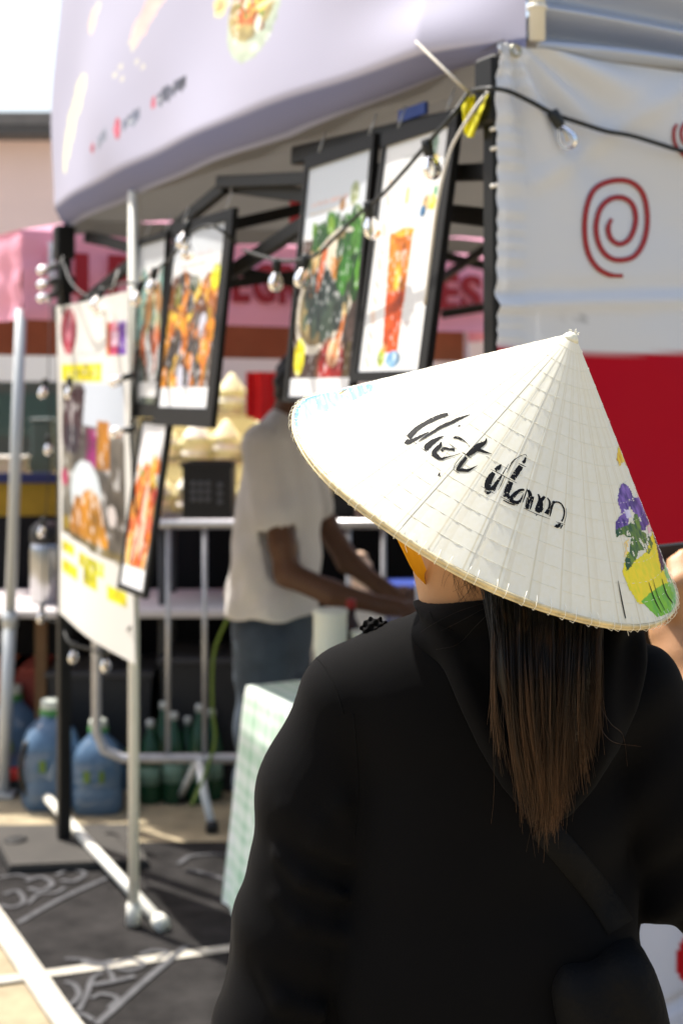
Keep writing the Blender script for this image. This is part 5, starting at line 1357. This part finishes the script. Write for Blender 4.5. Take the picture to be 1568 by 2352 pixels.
for pts in ([(1110, 1385), (1050, 1405), (1000, 1430), (965, 1452)], [(1120, 1392), (1060, 1425), (1010, 1450)], [(1130, 1400), (1090, 1440), (1050, 1480), (1000, 1492)], [(1365, 1600), (1400, 1660), (1430, 1690), (1440, 1760)], [(1370, 1560), (1378, 1640), (1382, 1700)], [(1362, 1640), (1400, 1700), (1470, 1715)]):
    q = [on_back(*p, .004) for p in spline(np.array(pts, float), 18)]
    q = [p for p in q if p is not None]
    if len(q) > 4: strand(np.array(q), .00034)
for k in range(80):       # wisps over the nape
    x0, y0 = 1060 + 90 * g.random(), 1240 + 60 * g.random()
    dx = 25 - 40 * g.random() - 60 * (k % 5 == 0); y1 = 1345 + 50 * g.random()
    pts = []
    for f in np.linspace(0, 1, 12):
        px = x0 + dx * f ** 1.3 - 22 * math.sin(f * 2.6 + .2 * (k % 7)) * (1 if k % 3 else -.6); py = y0 + (y1 - y0) * f
        o = Vector((0, 0, EYE)); d = Vector(P(px, py, 1.0)) - o; d.normalize()
        h, n_, i_, ds = wbvh.ray_cast(o, d)
        if h is None: break
        pts.append(np.array(h - d * .0012))
    if len(pts) > 5: strand(np.array(pts), .00027)
TONE.append((hm.n - n_locks, .8))
hm.build('hair', hair_mat, wm, cols=np.repeat(np.array([q[1] for q in TONE]), [q[0] for q in TONE])[:, None] * np.ones(3))

# phone in the raised hand
ph = thing('phone', 'dark phone held up in the woman\'s raised hand', 'phone', wpx(1500, 1460, 1.745))
c = wpx(1520, 1390, 1.752)
mb = MB(); mb.cbox(c, (.036, 0, .004), (0, .0042, 0), (-.008, 0, .074), .5); mb.build('case', M('phone_black', (.012, .012, .013), .35), ph, smooth=False)
mb = MB(); mb.cbox(c + A3(-.012, -.0055, .05), (.014, 0, 0), (0, .0012, 0), (0, 0, .014), .3); mb.build('camera_bump', M('phone_cam', (.02, .02, .022), .15), ph, smooth=False)

# sling bag
sl = thing('sling_bag', 'black fabric sling bag worn at the woman\'s right hip', 'bag', wpx(1420, 2352, 1.34))
bag_m = M('bag_nylon', (.0034, .0034, .0036), .75, bump=.2, bscale=120, spec=.12)
def bag_f(X, Y, Z):
    c = A3(.268, 1.352, .985)
    dx, dz = X - c[0], Z - c[2]; a = .28
    xr, zr = dx * math.cos(a) + dz * math.sin(a), -dx * math.sin(a) + dz * math.cos(a)
    q0, q1, q2 = np.abs(xr) - .028, np.abs(Y - c[1]) - .022, np.abs(zr) - .085
    d = np.sqrt(np.maximum(q0, 0) ** 2 + np.maximum(q1, 0) ** 2 + np.maximum(q2, 0) ** 2) + np.minimum(np.maximum(q0, np.maximum(q1, q2)), 0) - .024
    return d + .003 * np.sin(xr * 130 + zr * 20) + .002 * np.sin(zr * 60 + 1)
V, Fc = surfnet(bag_f, (.17, 1.28, .85), (.37, 1.43, 1.12), .0055); mk('pouch', V, Fc, bag_m, sl)
mb = MB(); path = spline(np.array([(1246, 1900), (1290, 1950), (1330, 1998), (1390, 2075), (1424, 2130)], float), 30)
T = np.gradient(path, axis=0); T /= np.linalg.norm(T, axis=1)[:, None]
rows = []
for p, t_ in zip(path, T):
    n_ = np.array([-t_[1], t_[0]])
    rows.append([on_back(*(p + n_ * w_), o_) for w_, o_ in ((-34, .0005), (-30, .0035), (0, .0042), (30, .0035), (34, .0005))])
V = [q if q is not None else wpx(1400, 2100, 1.33) for r_ in rows for q in r_]
mb.add(V, [(i * 5 + j, i * 5 + j + 1, (i + 1) * 5 + j + 1, (i + 1) * 5 + j) for i in range(len(rows) - 1) for j in range(4)]); mb.build('strap', bag_m, sl)
# ================================================================== the conical hat
HC0 = A3(.14125, 1.39257, 1.51557); HA = A3(.41722, -.28380, .86336); HA /= np.linalg.norm(HA)
HR, HH = .205, .18572
APX = HC0 + HA * HH
e1 = np.cross(HA, A3(0, 1, 0)); e1 /= np.linalg.norm(e1); e2 = np.cross(HA, e1)
SL = math.hypot(HR, HH); CT, STN = HH / SL, HR / SL
hat = thing('conical_hat', 'pale conical leaf hat with painted flowers and brush lettering on the woman', 'hat', HC0)
leaf = M('palm_leaf', (.84, .82, .68), .6, spec=.3)
nt = leaf.node_tree; N = nt.nodes; L = nt.links; bs = N['Principled BSDF']
mpn = N.new('ShaderNodeMapping'); mpn.inputs['Scale'].default_value = (4, 260, 260); L.new(N['Texture Coordinate'].outputs['Object'], mpn.inputs[0])
nz = N.new('ShaderNodeTexNoise'); nz.inputs['Scale'].default_value = 1.0; nz.inputs['Detail'].default_value = 3; L.new(mpn.outputs[0], nz.inputs['Vector'])
oi = N.new('ShaderNodeObjectInfo')
ad = N.new('ShaderNodeMath'); ad.operation = 'MULTIPLY_ADD'; L.new(oi.outputs['Random'], ad.inputs[0]); ad.inputs[1].default_value = .12; L.new(nz.outputs['Fac'], ad.inputs[2])
mr = N.new('ShaderNodeMapRange'); mr.inputs['From Min'].default_value = .3; mr.inputs['From Max'].default_value = 1.1; L.new(ad.outputs[0], mr.inputs['Value'])
mx = N.new('ShaderNodeMix'); mx.data_type = 'RGBA'; mx.inputs[6].default_value = (.88, .85, .68, 1); mx.inputs[7].default_value = (.94, .93, .83, 1)
L.new(mr.outputs['Result'], mx.inputs[0])
ea = N.new('ShaderNodeVertexColor'); ea.layer_name = 'Edge'
em = N.new('ShaderNodeMath'); em.operation = 'MULTIPLY'; L.new(ea.outputs['Color'], em.inputs[0]); em.inputs[1].default_value = .55
m2 = N.new('ShaderNodeMix'); m2.data_type = 'RGBA'; L.new(em.outputs[0], m2.inputs[0]); L.new(mx.outputs[2], m2.inputs[6]); m2.inputs[7].default_value = (.60, .50, .26, 1)
L.new(m2.outputs[2], bs.inputs['Base Color'])
bp = N.new('ShaderNodeBump'); bp.inputs['Strength'].default_value = .12; bp.inputs['Distance'].default_value = .0008; L.new(nz.outputs['Fac'], bp.inputs['Height']); L.new(bp.outputs[0], bs.inputs['Normal'])
tr = N.new('ShaderNodeBsdfTranslucent'); tr.inputs['Color'].default_value = (.80, .66, .38, 1)
ms = N.new('ShaderNodeMixShader'); ms.inputs[0].default_value = .16
L.new(bs.outputs[0], ms.inputs[1]); L.new(tr.outputs[0], ms.inputs[2]); L.new(ms.outputs[0], N['Material Output'].inputs['Surface'])
from mathutils import Matrix
BASIS = Matrix(((e1[0], e2[0], HA[0]), (e1[1], e2[1], HA[1]), (e1[2], e2[2], HA[2]))).to_4x4()
NS = 40
def strip_mesh(seed):
    g = np.random.default_rng(seed); w = 2 * math.pi / NS; V = []; nu, nv = 9, 16; EC = []; QS = (0, .05, .30, .34, .6, .8, .86, .90, .94, 1)
    wid = 1.10 + .06 * g.random()
    for j in range(nv + 1):
        r_ = .006 + (SL - .006) * j / nv
        for i in range(nu + 1):
            q = QS[i]; th = (q - .5) * w * wid; EC.append(.9 if i in (7,) else (.35 if i in (2,) else 0))
            off = .0001 + .00024 * q + .00010 * math.sin(q * math.pi * 2 + seed) * min(1, r_ / .08)
            off *= min(1, r_ / .05)
            rad, h = r_ * STN + off * CT, HH - r_ * CT + off * STN
            V.append((rad * math.cos(th), rad * math.sin(th), h))
    me = bpy.data.meshes.new('leaf_strip')
    me.from_pydata(V, [], [(j * (nu + 1) + i, (j + 1) * (nu + 1) + i, (j + 1) * (nu + 1) + i + 1, j * (nu + 1) + i + 1) for j in range(nv) for i in range(nu)])
    me.polygons.foreach_set('use_smooth', np.ones(len(me.polygons), bool)); me.materials.append(leaf)
    ca = me.color_attributes.new('Edge', 'FLOAT_COLOR', 'POINT'); e_ = np.ones((len(V), 4), np.float32); e_[:, :3] = np.array(EC)[:, None]; ca.data.foreach_set('color', e_.ravel()); return me
strips = [strip_mesh(k) for k in range(5)]
for k in range(NS):
    o = bpy.data.objects.new('leaf_strip', strips[(k * 3) % 5]); COL.objects.link(o); o.parent = hat
    o.matrix_local = BASIS @ Matrix.Rotation(2 * math.pi * k / NS + .01 * math.sin(k * 5.1), 4, 'Z')
def on_cone(r_, th, off):           # slant distance from the apex, angle, height above the leaf
    rad, h = r_ * STN + off * CT, HH - r_ * CT + off * STN
    return HC0 + e1 * (rad * math.cos(th)) + e2 * (rad * math.sin(th)) + HA * h
thread = M('thread', (.80, .78, .66), .6)
for k in range(1, 15):
    mb = MB(); r_ = SL * (k + .15) / 15.2
    n = 260
    mb.tube([on_cone(r_ + .0008 * math.sin(3 * t + k), t, .00032 + .0003 * math.sin(t * 70 * r_ / .1)) for t in np.linspace(0, 2 * math.pi, n)], .00024, 4, cap=False)
    mb.build('stitch_ring', thread, hat)
rimm = M('bamboo_rim', (.64, .54, .32), .5, var=.25, vscale=60)
mb = MB()
for dr, dh, r_ in ((-.001, -.0028, .0018), (.0010, -.0010, .0017), (-.0030, -.0022, .0016), (-.0004, -.0052, .0016)):
    mb.tube([HC0 + e1 * ((HR + dr) * math.cos(t)) + e2 * ((HR + dr) * math.sin(t)) + HA * (dh + .0006 * math.sin(7 * t)) for t in np.linspace(0, 2 * math.pi, 180)], r_, 7, cap=False)
mb.build('rim', rimm, hat)
mb = MB()
for k in range(96):
    t = 2 * math.pi * k / 96 + .012 * math.sin(k * 9.1); d = e1 * math.cos(t) + e2 * math.sin(t); tn = -e1 * math.sin(t) + e2 * math.cos(t)
    l_ = .0025 * math.sin(k * 4.7)
    pts = [HC0 + d * (HR - .0035) + HA * .0052 + tn * l_ * .4, HC0 + d * (HR + .0018) + HA * .0018, HC0 + d * (HR + .0046) - HA * .0016, HC0 + d * (HR + .0038) - HA * .0060, HC0 + d * (HR - .0005) - HA * .0070 - tn * l_ * .5]
    mb.tube(pts, .00028, 4)
    if k % 17 == 2: mb.tube([pts[-1], pts[-1] + A3(0, 0, -.005) + tn * .002], .00028, 3)
mb.build('rim_stitch', M('thread_white', (.80, .78, .68), .6), hat)
mb = MB()
for r_, h in ((.17, .006), (.12, .006), (.07, .006)):     # inner bamboo hoops
    hh = HH * (1 - r_ / HR) - .004
    mb.tube([HC0 + e1 * (r_ * math.cos(t)) + e2 * (r_ * math.sin(t)) + HA * hh for t in np.linspace(0, 2 * math.pi, 90)], .0016, 6, cap=False)
mb.build('inner_hoop', rimm, hat)
mb = MB()
mb.lathe([(.0085, -.0075), (.0065, -.004), (.004, -.0012), (.0, -.0002)], APX, 12, HA)
for k in range(7):
    a = k * .9; d = e1 * math.cos(a) + e2 * math.sin(a); mb.tube([APX + d * .004, APX + d * .0055 + HA * (.0005 + .0012 * (k % 3))], .0004, 4)
mb.build('tip_knot', M('knot', (.80, .78, .62), .7), hat)

# cone hit by the line of sight of a picture position (paint and ink lie on the leaf)
k2 = (HR / HH) ** 2
def hit(px, py, off):
    o = A3(0, 0, EYE); d = P(px, py, 1.0) - o; d /= np.linalg.norm(d)
    w = o - APX; da, wa = -(d @ HA), -(w @ HA)
    a = 1 - da * da * (1 + k2); b_ = 2 * (d @ w - da * wa * (1 + k2)); c = w @ w - wa * wa * (1 + k2)
    disc = b_ * b_ - 4 * a * c
    if disc < 0: return None
    for t in sorted(((-b_ - math.sqrt(disc)) / (2 * a), (-b_ + math.sqrt(disc)) / (2 * a))):
        p = o + d * t; h = -((p - APX) @ HA)
        if t > 0 and .002 < h < HH * 1.0:
            rad = p - APX + HA * h; rad /= np.linalg.norm(rad)
            return p + (rad * CT + HA * STN) * off
    return None
ink = M('ink', (.005, .005, .006), .6, var=.4, vscale=300, spec=.15)
# brush strokes of the lettering: (x, y, width) in two blown-up crops of the photograph
K = .1538
def s1(*l): return [(907.2 + x * K, 918.6 + y * K, w * K) for x, y, w in l]
def s2(*l): return [(1090.9 + x * K, 1004.8 + y * K, w * K) for x, y, w in l]
STROKES = [s1((790, 218, 46), (700, 240, 60), (560, 298, 64), (420, 372, 60), (320, 440, 72), (250, 510, 80), (205, 560, 80)), s1((135, 645, 20), (190, 640, 66), (270, 605, 52), (380, 550, 42), (505, 480, 8)), s1((170, 600, 50), (200, 630, 60), (260, 610, 50)),
    s1((345, 625, 6), (450, 555, 30), (560, 485, 36), (690, 405, 50), (830, 345, 46), (960, 283, 42), (1120, 220, 5)), s1((935, 400, 14), (970, 385, 24)),
    s1((725, 543, 6), (650, 578, 42), (545, 645, 78), (475, 710, 92), (480, 760, 40)),
    s1((685, 630, 12), (668, 690, 58), (600, 755, 64), (580, 810, 72), (625, 850, 66), (685, 885, 36), (740, 870, 28), (840, 845, 13), (970, 805, 8)), s1((690, 770, 40), (730, 728, 42), (800, 738, 30), (885, 745, 40)), s1((700, 880, 4), (780, 790, 4), (860, 700, 4)),
    s1((868, 578, 14), (915, 563, 36), (990, 595, 32), (1060, 640, 9), (1112, 712, 4)),
    s1((1362, 580, 14), (1335, 640, 44), (1230, 705, 92), (1130, 790, 76), (1065, 828, 40)), s1((1062, 862, 46), (985, 955, 54), (925, 1040, 44)), s1((905, 1050, 30), (990, 1052, 48), (1080, 1056, 46), (1150, 1025, 26), (1225, 983, 4)), s1((1225, 740, 60), (1330, 780, 34), (1435, 810, 5)), s1((1000, 830, 7), (900, 950, 8), (865, 1020, 8)),
    s1((640, 1140, 18), (655, 1110, 20), (665, 1085, 8)), s1((655, 1115, 8), (675, 1150, 14)),
    s1((150, 520, 5), (235, 595, 11), (325, 668, 4)), s1((360, 320, 4), (410, 358, 10), (452, 392, 4)), s1((655, 208, 4), (710, 250, 10), (765, 285, 4)), s1((990, 782, 5), (1070, 830, 13), (1148, 880, 4)), s1((530, 822, 6), (600, 870, 10), (665, 908, 4)), s1((800, 655, 4), (860, 700, 9), (925, 742, 3)), s1((370, 712, 4), (430, 750, 8), (475, 788, 4)), s1((870, 1045, 8), (920, 1080, 8), (960, 1106, 3)), s1((650, 550, 8), (708, 590, 4)), s1((520, 450, 4), (560, 475, 8), (600, 500, 3)), s1((820, 330, 4), (870, 362, 6)),
    s2((385, 405, 14), (345, 455, 62), (295, 492, 50)), s2((275, 530, 60), (218, 610, 92), (186, 700, 100), (182, 790, 88)), s2((135, 800, 20), (180, 832, 40), (230, 820, 22)), s2((215, 780, 40), (270, 750, 60), (315, 685, 52), (372, 600, 36), (400, 555, 8)), s2((270, 800, 30), (290, 760, 40)),
    s2((335, 795, 4), (390, 690, 12), (430, 590, 8)), s2((405, 550, 18), (440, 490, 12), (498, 398, 4)), s2((470, 530, 5), (520, 420, 14), (560, 360, 20), (640, 295, 8), (740, 258, 7), (765, 290, 8)), s2((750, 300, 18), (735, 350, 44), (705, 382, 52)),
    s2((680, 432, 78), (612, 530, 86), (550, 625, 84)), s2((528, 665, 76), (486, 770, 92), (450, 860, 76), (445, 895, 60)), s2((415, 940, 18), (500, 985, 18), (590, 1015, 12)), s2((480, 840, 40), (495, 920, 44)),
    s2((728, 782, 28), (650, 800, 44), (575, 858, 50), (530, 920, 66), (560, 962, 50), (640, 972, 50), (690, 905, 20), (712, 840, 6)), s2((705, 825, 5), (630, 845, 7), (580, 905, 10)),
    s2((772, 770, 12), (742, 860, 18), (705, 972, 7)), s2((785, 785, 40), (815, 870, 56), (790, 980, 48), (768, 1070, 50)), s2((855, 885, 40), (835, 1000, 26), (812, 1078, 16)), s2((770, 900, 12), (745, 1040, 12)),
    s2((935, 850, 22), (955, 920, 44), (960, 1000, 96), (935, 1080, 104), (915, 1118, 66)), s2((1030, 885, 40), (970, 955, 62), (915, 1040, 40)), s2((1010, 1060, 10), (975, 1120, 24)), s2((905, 1170, 22), (915, 1150, 12)),
    s2((1070, 905, 16), (1105, 965, 28), (1095, 1060, 36), (1055, 1145, 76)), s2((1165, 950, 44), (1135, 1050, 32), (1108, 1182, 14)), s2((1155, 975, 36), (1230, 968, 22), (1290, 1012, 20), (1322, 1100, 26), (1308, 1200, 22), (1282, 1258, 26)), s2((1270, 1300, 34), (1220, 1325, 60), (1170, 1338, 8)), s2((1295, 1310, 20), (1262, 1365, 16)), s2((1350, 1060, 4), (1352, 1160, 5), (1325, 1280, 6)),
    s2((85, 732, 4), (180, 785, 9), (285, 845, 4)), s2((228, 480, 5), (330, 530, 10), (470, 608, 9), (615, 685, 4)), s2((640, 388, 6), (700, 418, 13), (755, 445, 4)), s2((370, 885, 4), (490, 950, 9), (625, 1022, 4)), s2((715, 1058, 4), (880, 1135, 9), (1110, 1222, 4)), s2((1195, 1262, 4), (1270, 1285, 9), (1335, 1306, 3)), s2((75, 60, 6), (125, 85, 4))]
mb = MB(); g = np.random.default_rng(2)
for st_i, stk in enumerate(STROKES):
    a = np.array(stk); L_ = np.linalg.norm(np.diff(a[:, :2], axis=0), axis=1).sum(); n = max(8, int(L_ / 1.6))
    p = spline(a, n); T = np.gradient(p[:, :2], axis=0); T /= np.linalg.norm(T, axis=1)[:, None] + 1e-9
    rows = []; m = 4; ok = True
    for i in range(n):
        w = max(.35, p[i, 2]) * .5; nn = np.array([-T[i, 1], T[i, 0]])
        row = []
        for j in range(m + 1):
            f = j / m * 2 - 1
            jit = (g.normal() * .32 if j in (0, m) else 0)
            qd = p[i, :2] + nn * (f * w + jit * min(1, w / 3))
            h_ = hit(qd[0], qd[1], .00055 + .00002 * (st_i % 7)); row.append(h_)
        if any(r_ is None for r_ in row): ok = False; break
        rows.append(row)
    if not ok: continue
    fc = []
    dry = p[:, 2] < 0
    for i in range(n - 1):
        for j in range(m):
            if w > 0 and p[i, 2] > 3.5 and g.random() < .035 and st_i > 26: continue      # dry-brush gaps
            fc.append((i * (m + 1) + j, i * (m + 1) + j + 1, (i + 1) * (m + 1) + j + 1, (i + 1) * (m + 1) + j))
    mb.add([q for r_ in rows for q in r_], fc)
mb.build('lettering', ink, hat, smooth=False, label='black brush lettering that reads Việt Nam')

# painted flowers on the right, pale blue at the left rim
def inpoly(x, y, poly):
    c = np.zeros(x.shape, bool); n = len(poly)
    for i in range(n):
        (x1, y1), (x2, y2) = poly[i], poly[i - 1]
        c ^= ((y1 > y) != (y2 > y)) & (x < (x2 - x1) * (y - y1) / (y2 - y1 + 1e-9) + x1)
    return c
def paint_patch(name, x0, y0, x1, y1, step, to_px, layers, label, rag=10):
    xs = np.arange(x0, x1 + step, step); ys = np.arange(y0, y1 + step, step)
    X, Y = np.meshgrid(xs, ys)
    colr = np.zeros((*X.shape, 3)); al = np.zeros(X.shape, bool)
    for li, (poly, c0, c1, streak, dens) in enumerate(layers):
        jx = (fbm(X / 26 + li * 9, Y / 26, li) - .47) * rag * 3; jy = (fbm(X / 30 + 40, Y / 22 + li * 5, li) - .47) * rag * 3
        m = inpoly(X + jx, Y + jy, poly)
        s_ = fbm((X * .94 - Y * .34) / 14, (X * .34 + Y * .94) / 120, li * 3.1)        # bristle streaks
        if dens < 1: m &= s_ < (.28 + .42 * dens)
        f = np.clip((fbm((X * .94 - Y * .34) / 20 + 3, (X * .34 + Y * .94) / 90, 5 + li) - .3) * 2.4, 0, 1)[..., None] * streak
        cc = np.asarray(c0) * (1 - f) + np.asarray(c1) * f
        colr[m] = cc[m]; al |= m
    V = []; Cc = []; idx = -np.ones(X.shape, int)
    need = np.zeros(X.shape, bool)
    q = al[:-1, :-1] & al[1:, :-1] & al[:-1, 1:] & al[1:, 1:]
    for a_, b_ in ((0, 0), (1, 0), (0, 1), (1, 1)): need[a_:a_ + q.shape[0], b_:b_ + q.shape[1]] |= q
    for i, j in np.argwhere(need):
        h_ = hit(*to_px(X[i, j], Y[i, j]), .0005)
        if h_ is not None: idx[i, j] = len(V); V.append(h_); Cc.append(colr[i, j])
    Fc = []
    for i, j in np.argwhere(q):
        f = (idx[i, j], idx[i, j + 1], idx[i + 1, j + 1], idx[i + 1, j])
        if min(f) >= 0: Fc.append(f)
    return mk(name, V, Fc, M('hat_paint', (.5, .5, .5), .45, attr='Col', spec=.4), hat, cols=np.array(Cc), label=label)
PU, PU2 = lin(52, 10, 112), lin(150, 110, 200); GR, GR2 = lin(10, 70, 30), lin(120, 150, 20); YE, YE2 = lin(248, 220, 0), lin(214, 214, 0); LI, LI2 = lin(120, 190, 20), lin(90, 170, 50)
layers = [
    ([(190, 110), (240, 225), (300, 350), (350, 505), (300, 495), (262, 440), (220, 500), (178, 400), (205, 250)], lin(214, 160, 20), YE, 1, 1),
    ([(405, 690), (470, 850), (545, 1060), (600, 1260), (560, 1300), (510, 1010), (430, 850), (390, 770)], lin(244, 190, 200), lin(246, 170, 120), 1, .9),
    ([(262, 1380), (340, 1330), (330, 1500), (270, 1560)], lin(246, 206, 150), lin(250, 220, 120), 1, .7),
    ([(310, 1480), (420, 1580), (540, 1480), (600, 1250), (640, 1330), (690, 1560), (740, 1720), (800, 1860), (830, 1960), (720, 1990), (600, 2080), (520, 2100), (440, 2115), (370, 2000), (310, 1900), (250, 1740), (275, 1590)], YE, YE2, .7, 1),
    ([(470, 2080), (600, 1960), (720, 1880), (800, 1850), (850, 1960), (890, 1940), (888, 2080), (800, 2225), (660, 2262), (570, 2180)], LI, LI2, 1, 1),
    ([(735, 1610), (800, 1740), (870, 1880), (905, 2000), (880, 2140), (810, 2230), (830, 2120), (850, 1990), (790, 1850), (735, 1700)], lin(150, 210, 130), lin(90, 170, 90), 1, .9),
    ([(250, 675), (345, 735), (385, 860), (445, 850), (525, 1020), (560, 1150), (525, 1245), (470, 1240), (400, 1050), (335, 960), (335, 1100), (305, 1235), (250, 1210), (165, 1250), (172, 1130), (240, 1050), (195, 900), (205, 760)], PU, PU2, .75, .93),
    ([(270, 990), (340, 1000), (370, 1080), (310, 1110)], lin(226, 220, 236), lin(190, 180, 220), 1, .8),
    ([(165, 1235), (300, 1185), (370, 1140), (395, 1040), (445, 1060), (475, 1250), (560, 1285), (612, 1400), (565, 1525), (500, 1470), (440, 1480), (420, 1570), (350, 1670), (300, 1715), (285, 1620), (330, 1480), (352, 1330), (262, 1295), (185, 1335)], GR, GR2, .8, .85),
    ([(290, 1560), (350, 1570), (350, 1660), (320, 1720), (285, 1640)], GR, GR, 0, 1),
    ([(528, 1020), (590, 1160), (660, 1360), (735, 1560), (752, 1690), (705, 1725), (675, 1520), (620, 1330)], lin(66, 16, 70), lin(40, 14, 50), 1, 1)]
paint_patch('painted_flower', 150, 90, 910, 2290, 8, lambda x, y: (1378 + .1953 * x, 976 + .1953 * y), layers, 'purple flower with green leaves over yellow paint')
kb = .2380
paint_patch('painted_sky', 40, 90, 900, 640, 9, lambda x, y: (660.3 + kb * x, 861.2 + kb * y), [
    ([(50, 380), (90, 280), (190, 190), (420, 160), (640, 110), (860, 60), (820, 160), (640, 260), (430, 330), (300, 420), (260, 560), (160, 590), (95, 585), (60, 480)], lin(84, 160, 208), lin(140, 196, 226), 1, .92),
    ([(95, 585), (60, 470), (80, 320), (180, 215), (330, 180), (330, 200), (190, 250), (110, 340), (95, 450), (120, 580)], lin(20, 100, 170), lin(80, 150, 200), 1, .8),
    ([(485, 185), (540, 150), (585, 140), (560, 165), (510, 196)], lin(40, 60, 50), lin(190, 150, 40), 1, 1)], 'pale blue paint along the rim', 8)
mb = MB()
def dec(pts, ws, off=.0009):
    p = spline(np.array([(a_, b_, w_) for (a_, b_), w_ in zip(pts, ws)], float), 20); T = np.gradient(p[:, :2], axis=0); T /= np.linalg.norm(T, axis=1)[:, None]
    V = []
    for q, t_ in zip(p, T):
        n_ = np.array([-t_[1], t_[0]]) * q[2] / 2
        for s_ in (-1, 1):
            h_ = hit(*(q[:2] + s_ * n_), off); V.append(h_)
    if all(v is not None for v in V): mb = MB(); mb.add(V, [(2 * i, 2 * i + 2, 2 * i + 3, 2 * i + 1) for i in range(19)]); mb.build('leaf_split', ink, hat)
dec([(1417, 1334), (1424, 1372), (1434, 1421)], [.8, 2.4, 2.2]); dec([(1487, 1338), (1500, 1376), (1516, 1408)], [.8, 2.2, 1]); dec([(1517, 1330), (1528, 1365), (1544, 1388)], [.8, 2.6, 1.6]); dec([(1496, 1330), (1508, 1370), (1524, 1402)], [.6, 1.4, .8])

# orange chin ribbon
rib = M('chin_ribbon', (.72, .34, .012), .6, trans=.2)
le = spline(np.array([(898, 1205), (908, 1231), (927, 1271), (949, 1313), (975, 1341), (992, 1352)], float), 16); re = spline(np.array([(950, 1230), (957, 1250), (963, 1268), (972, 1291), (985, 1324), (1000, 1350)], float), 16)
Yr = np.linspace(1.325, 1.395, 16)
mb = MB(); mb.add([wpx(*(le[i] * (1 - f) + re[i] * f), Yr[i] + .006 * math.sin(f * 3)) for i in range(16) for f in (0, .33, .66, 1)], [(i * 4 + j, i * 4 + j + 1, (i + 1) * 4 + j + 1, (i + 1) * 4 + j) for i in range(15) for j in range(3)])
mb.build('chin_ribbon', rib, hat, label='orange chin ribbon')
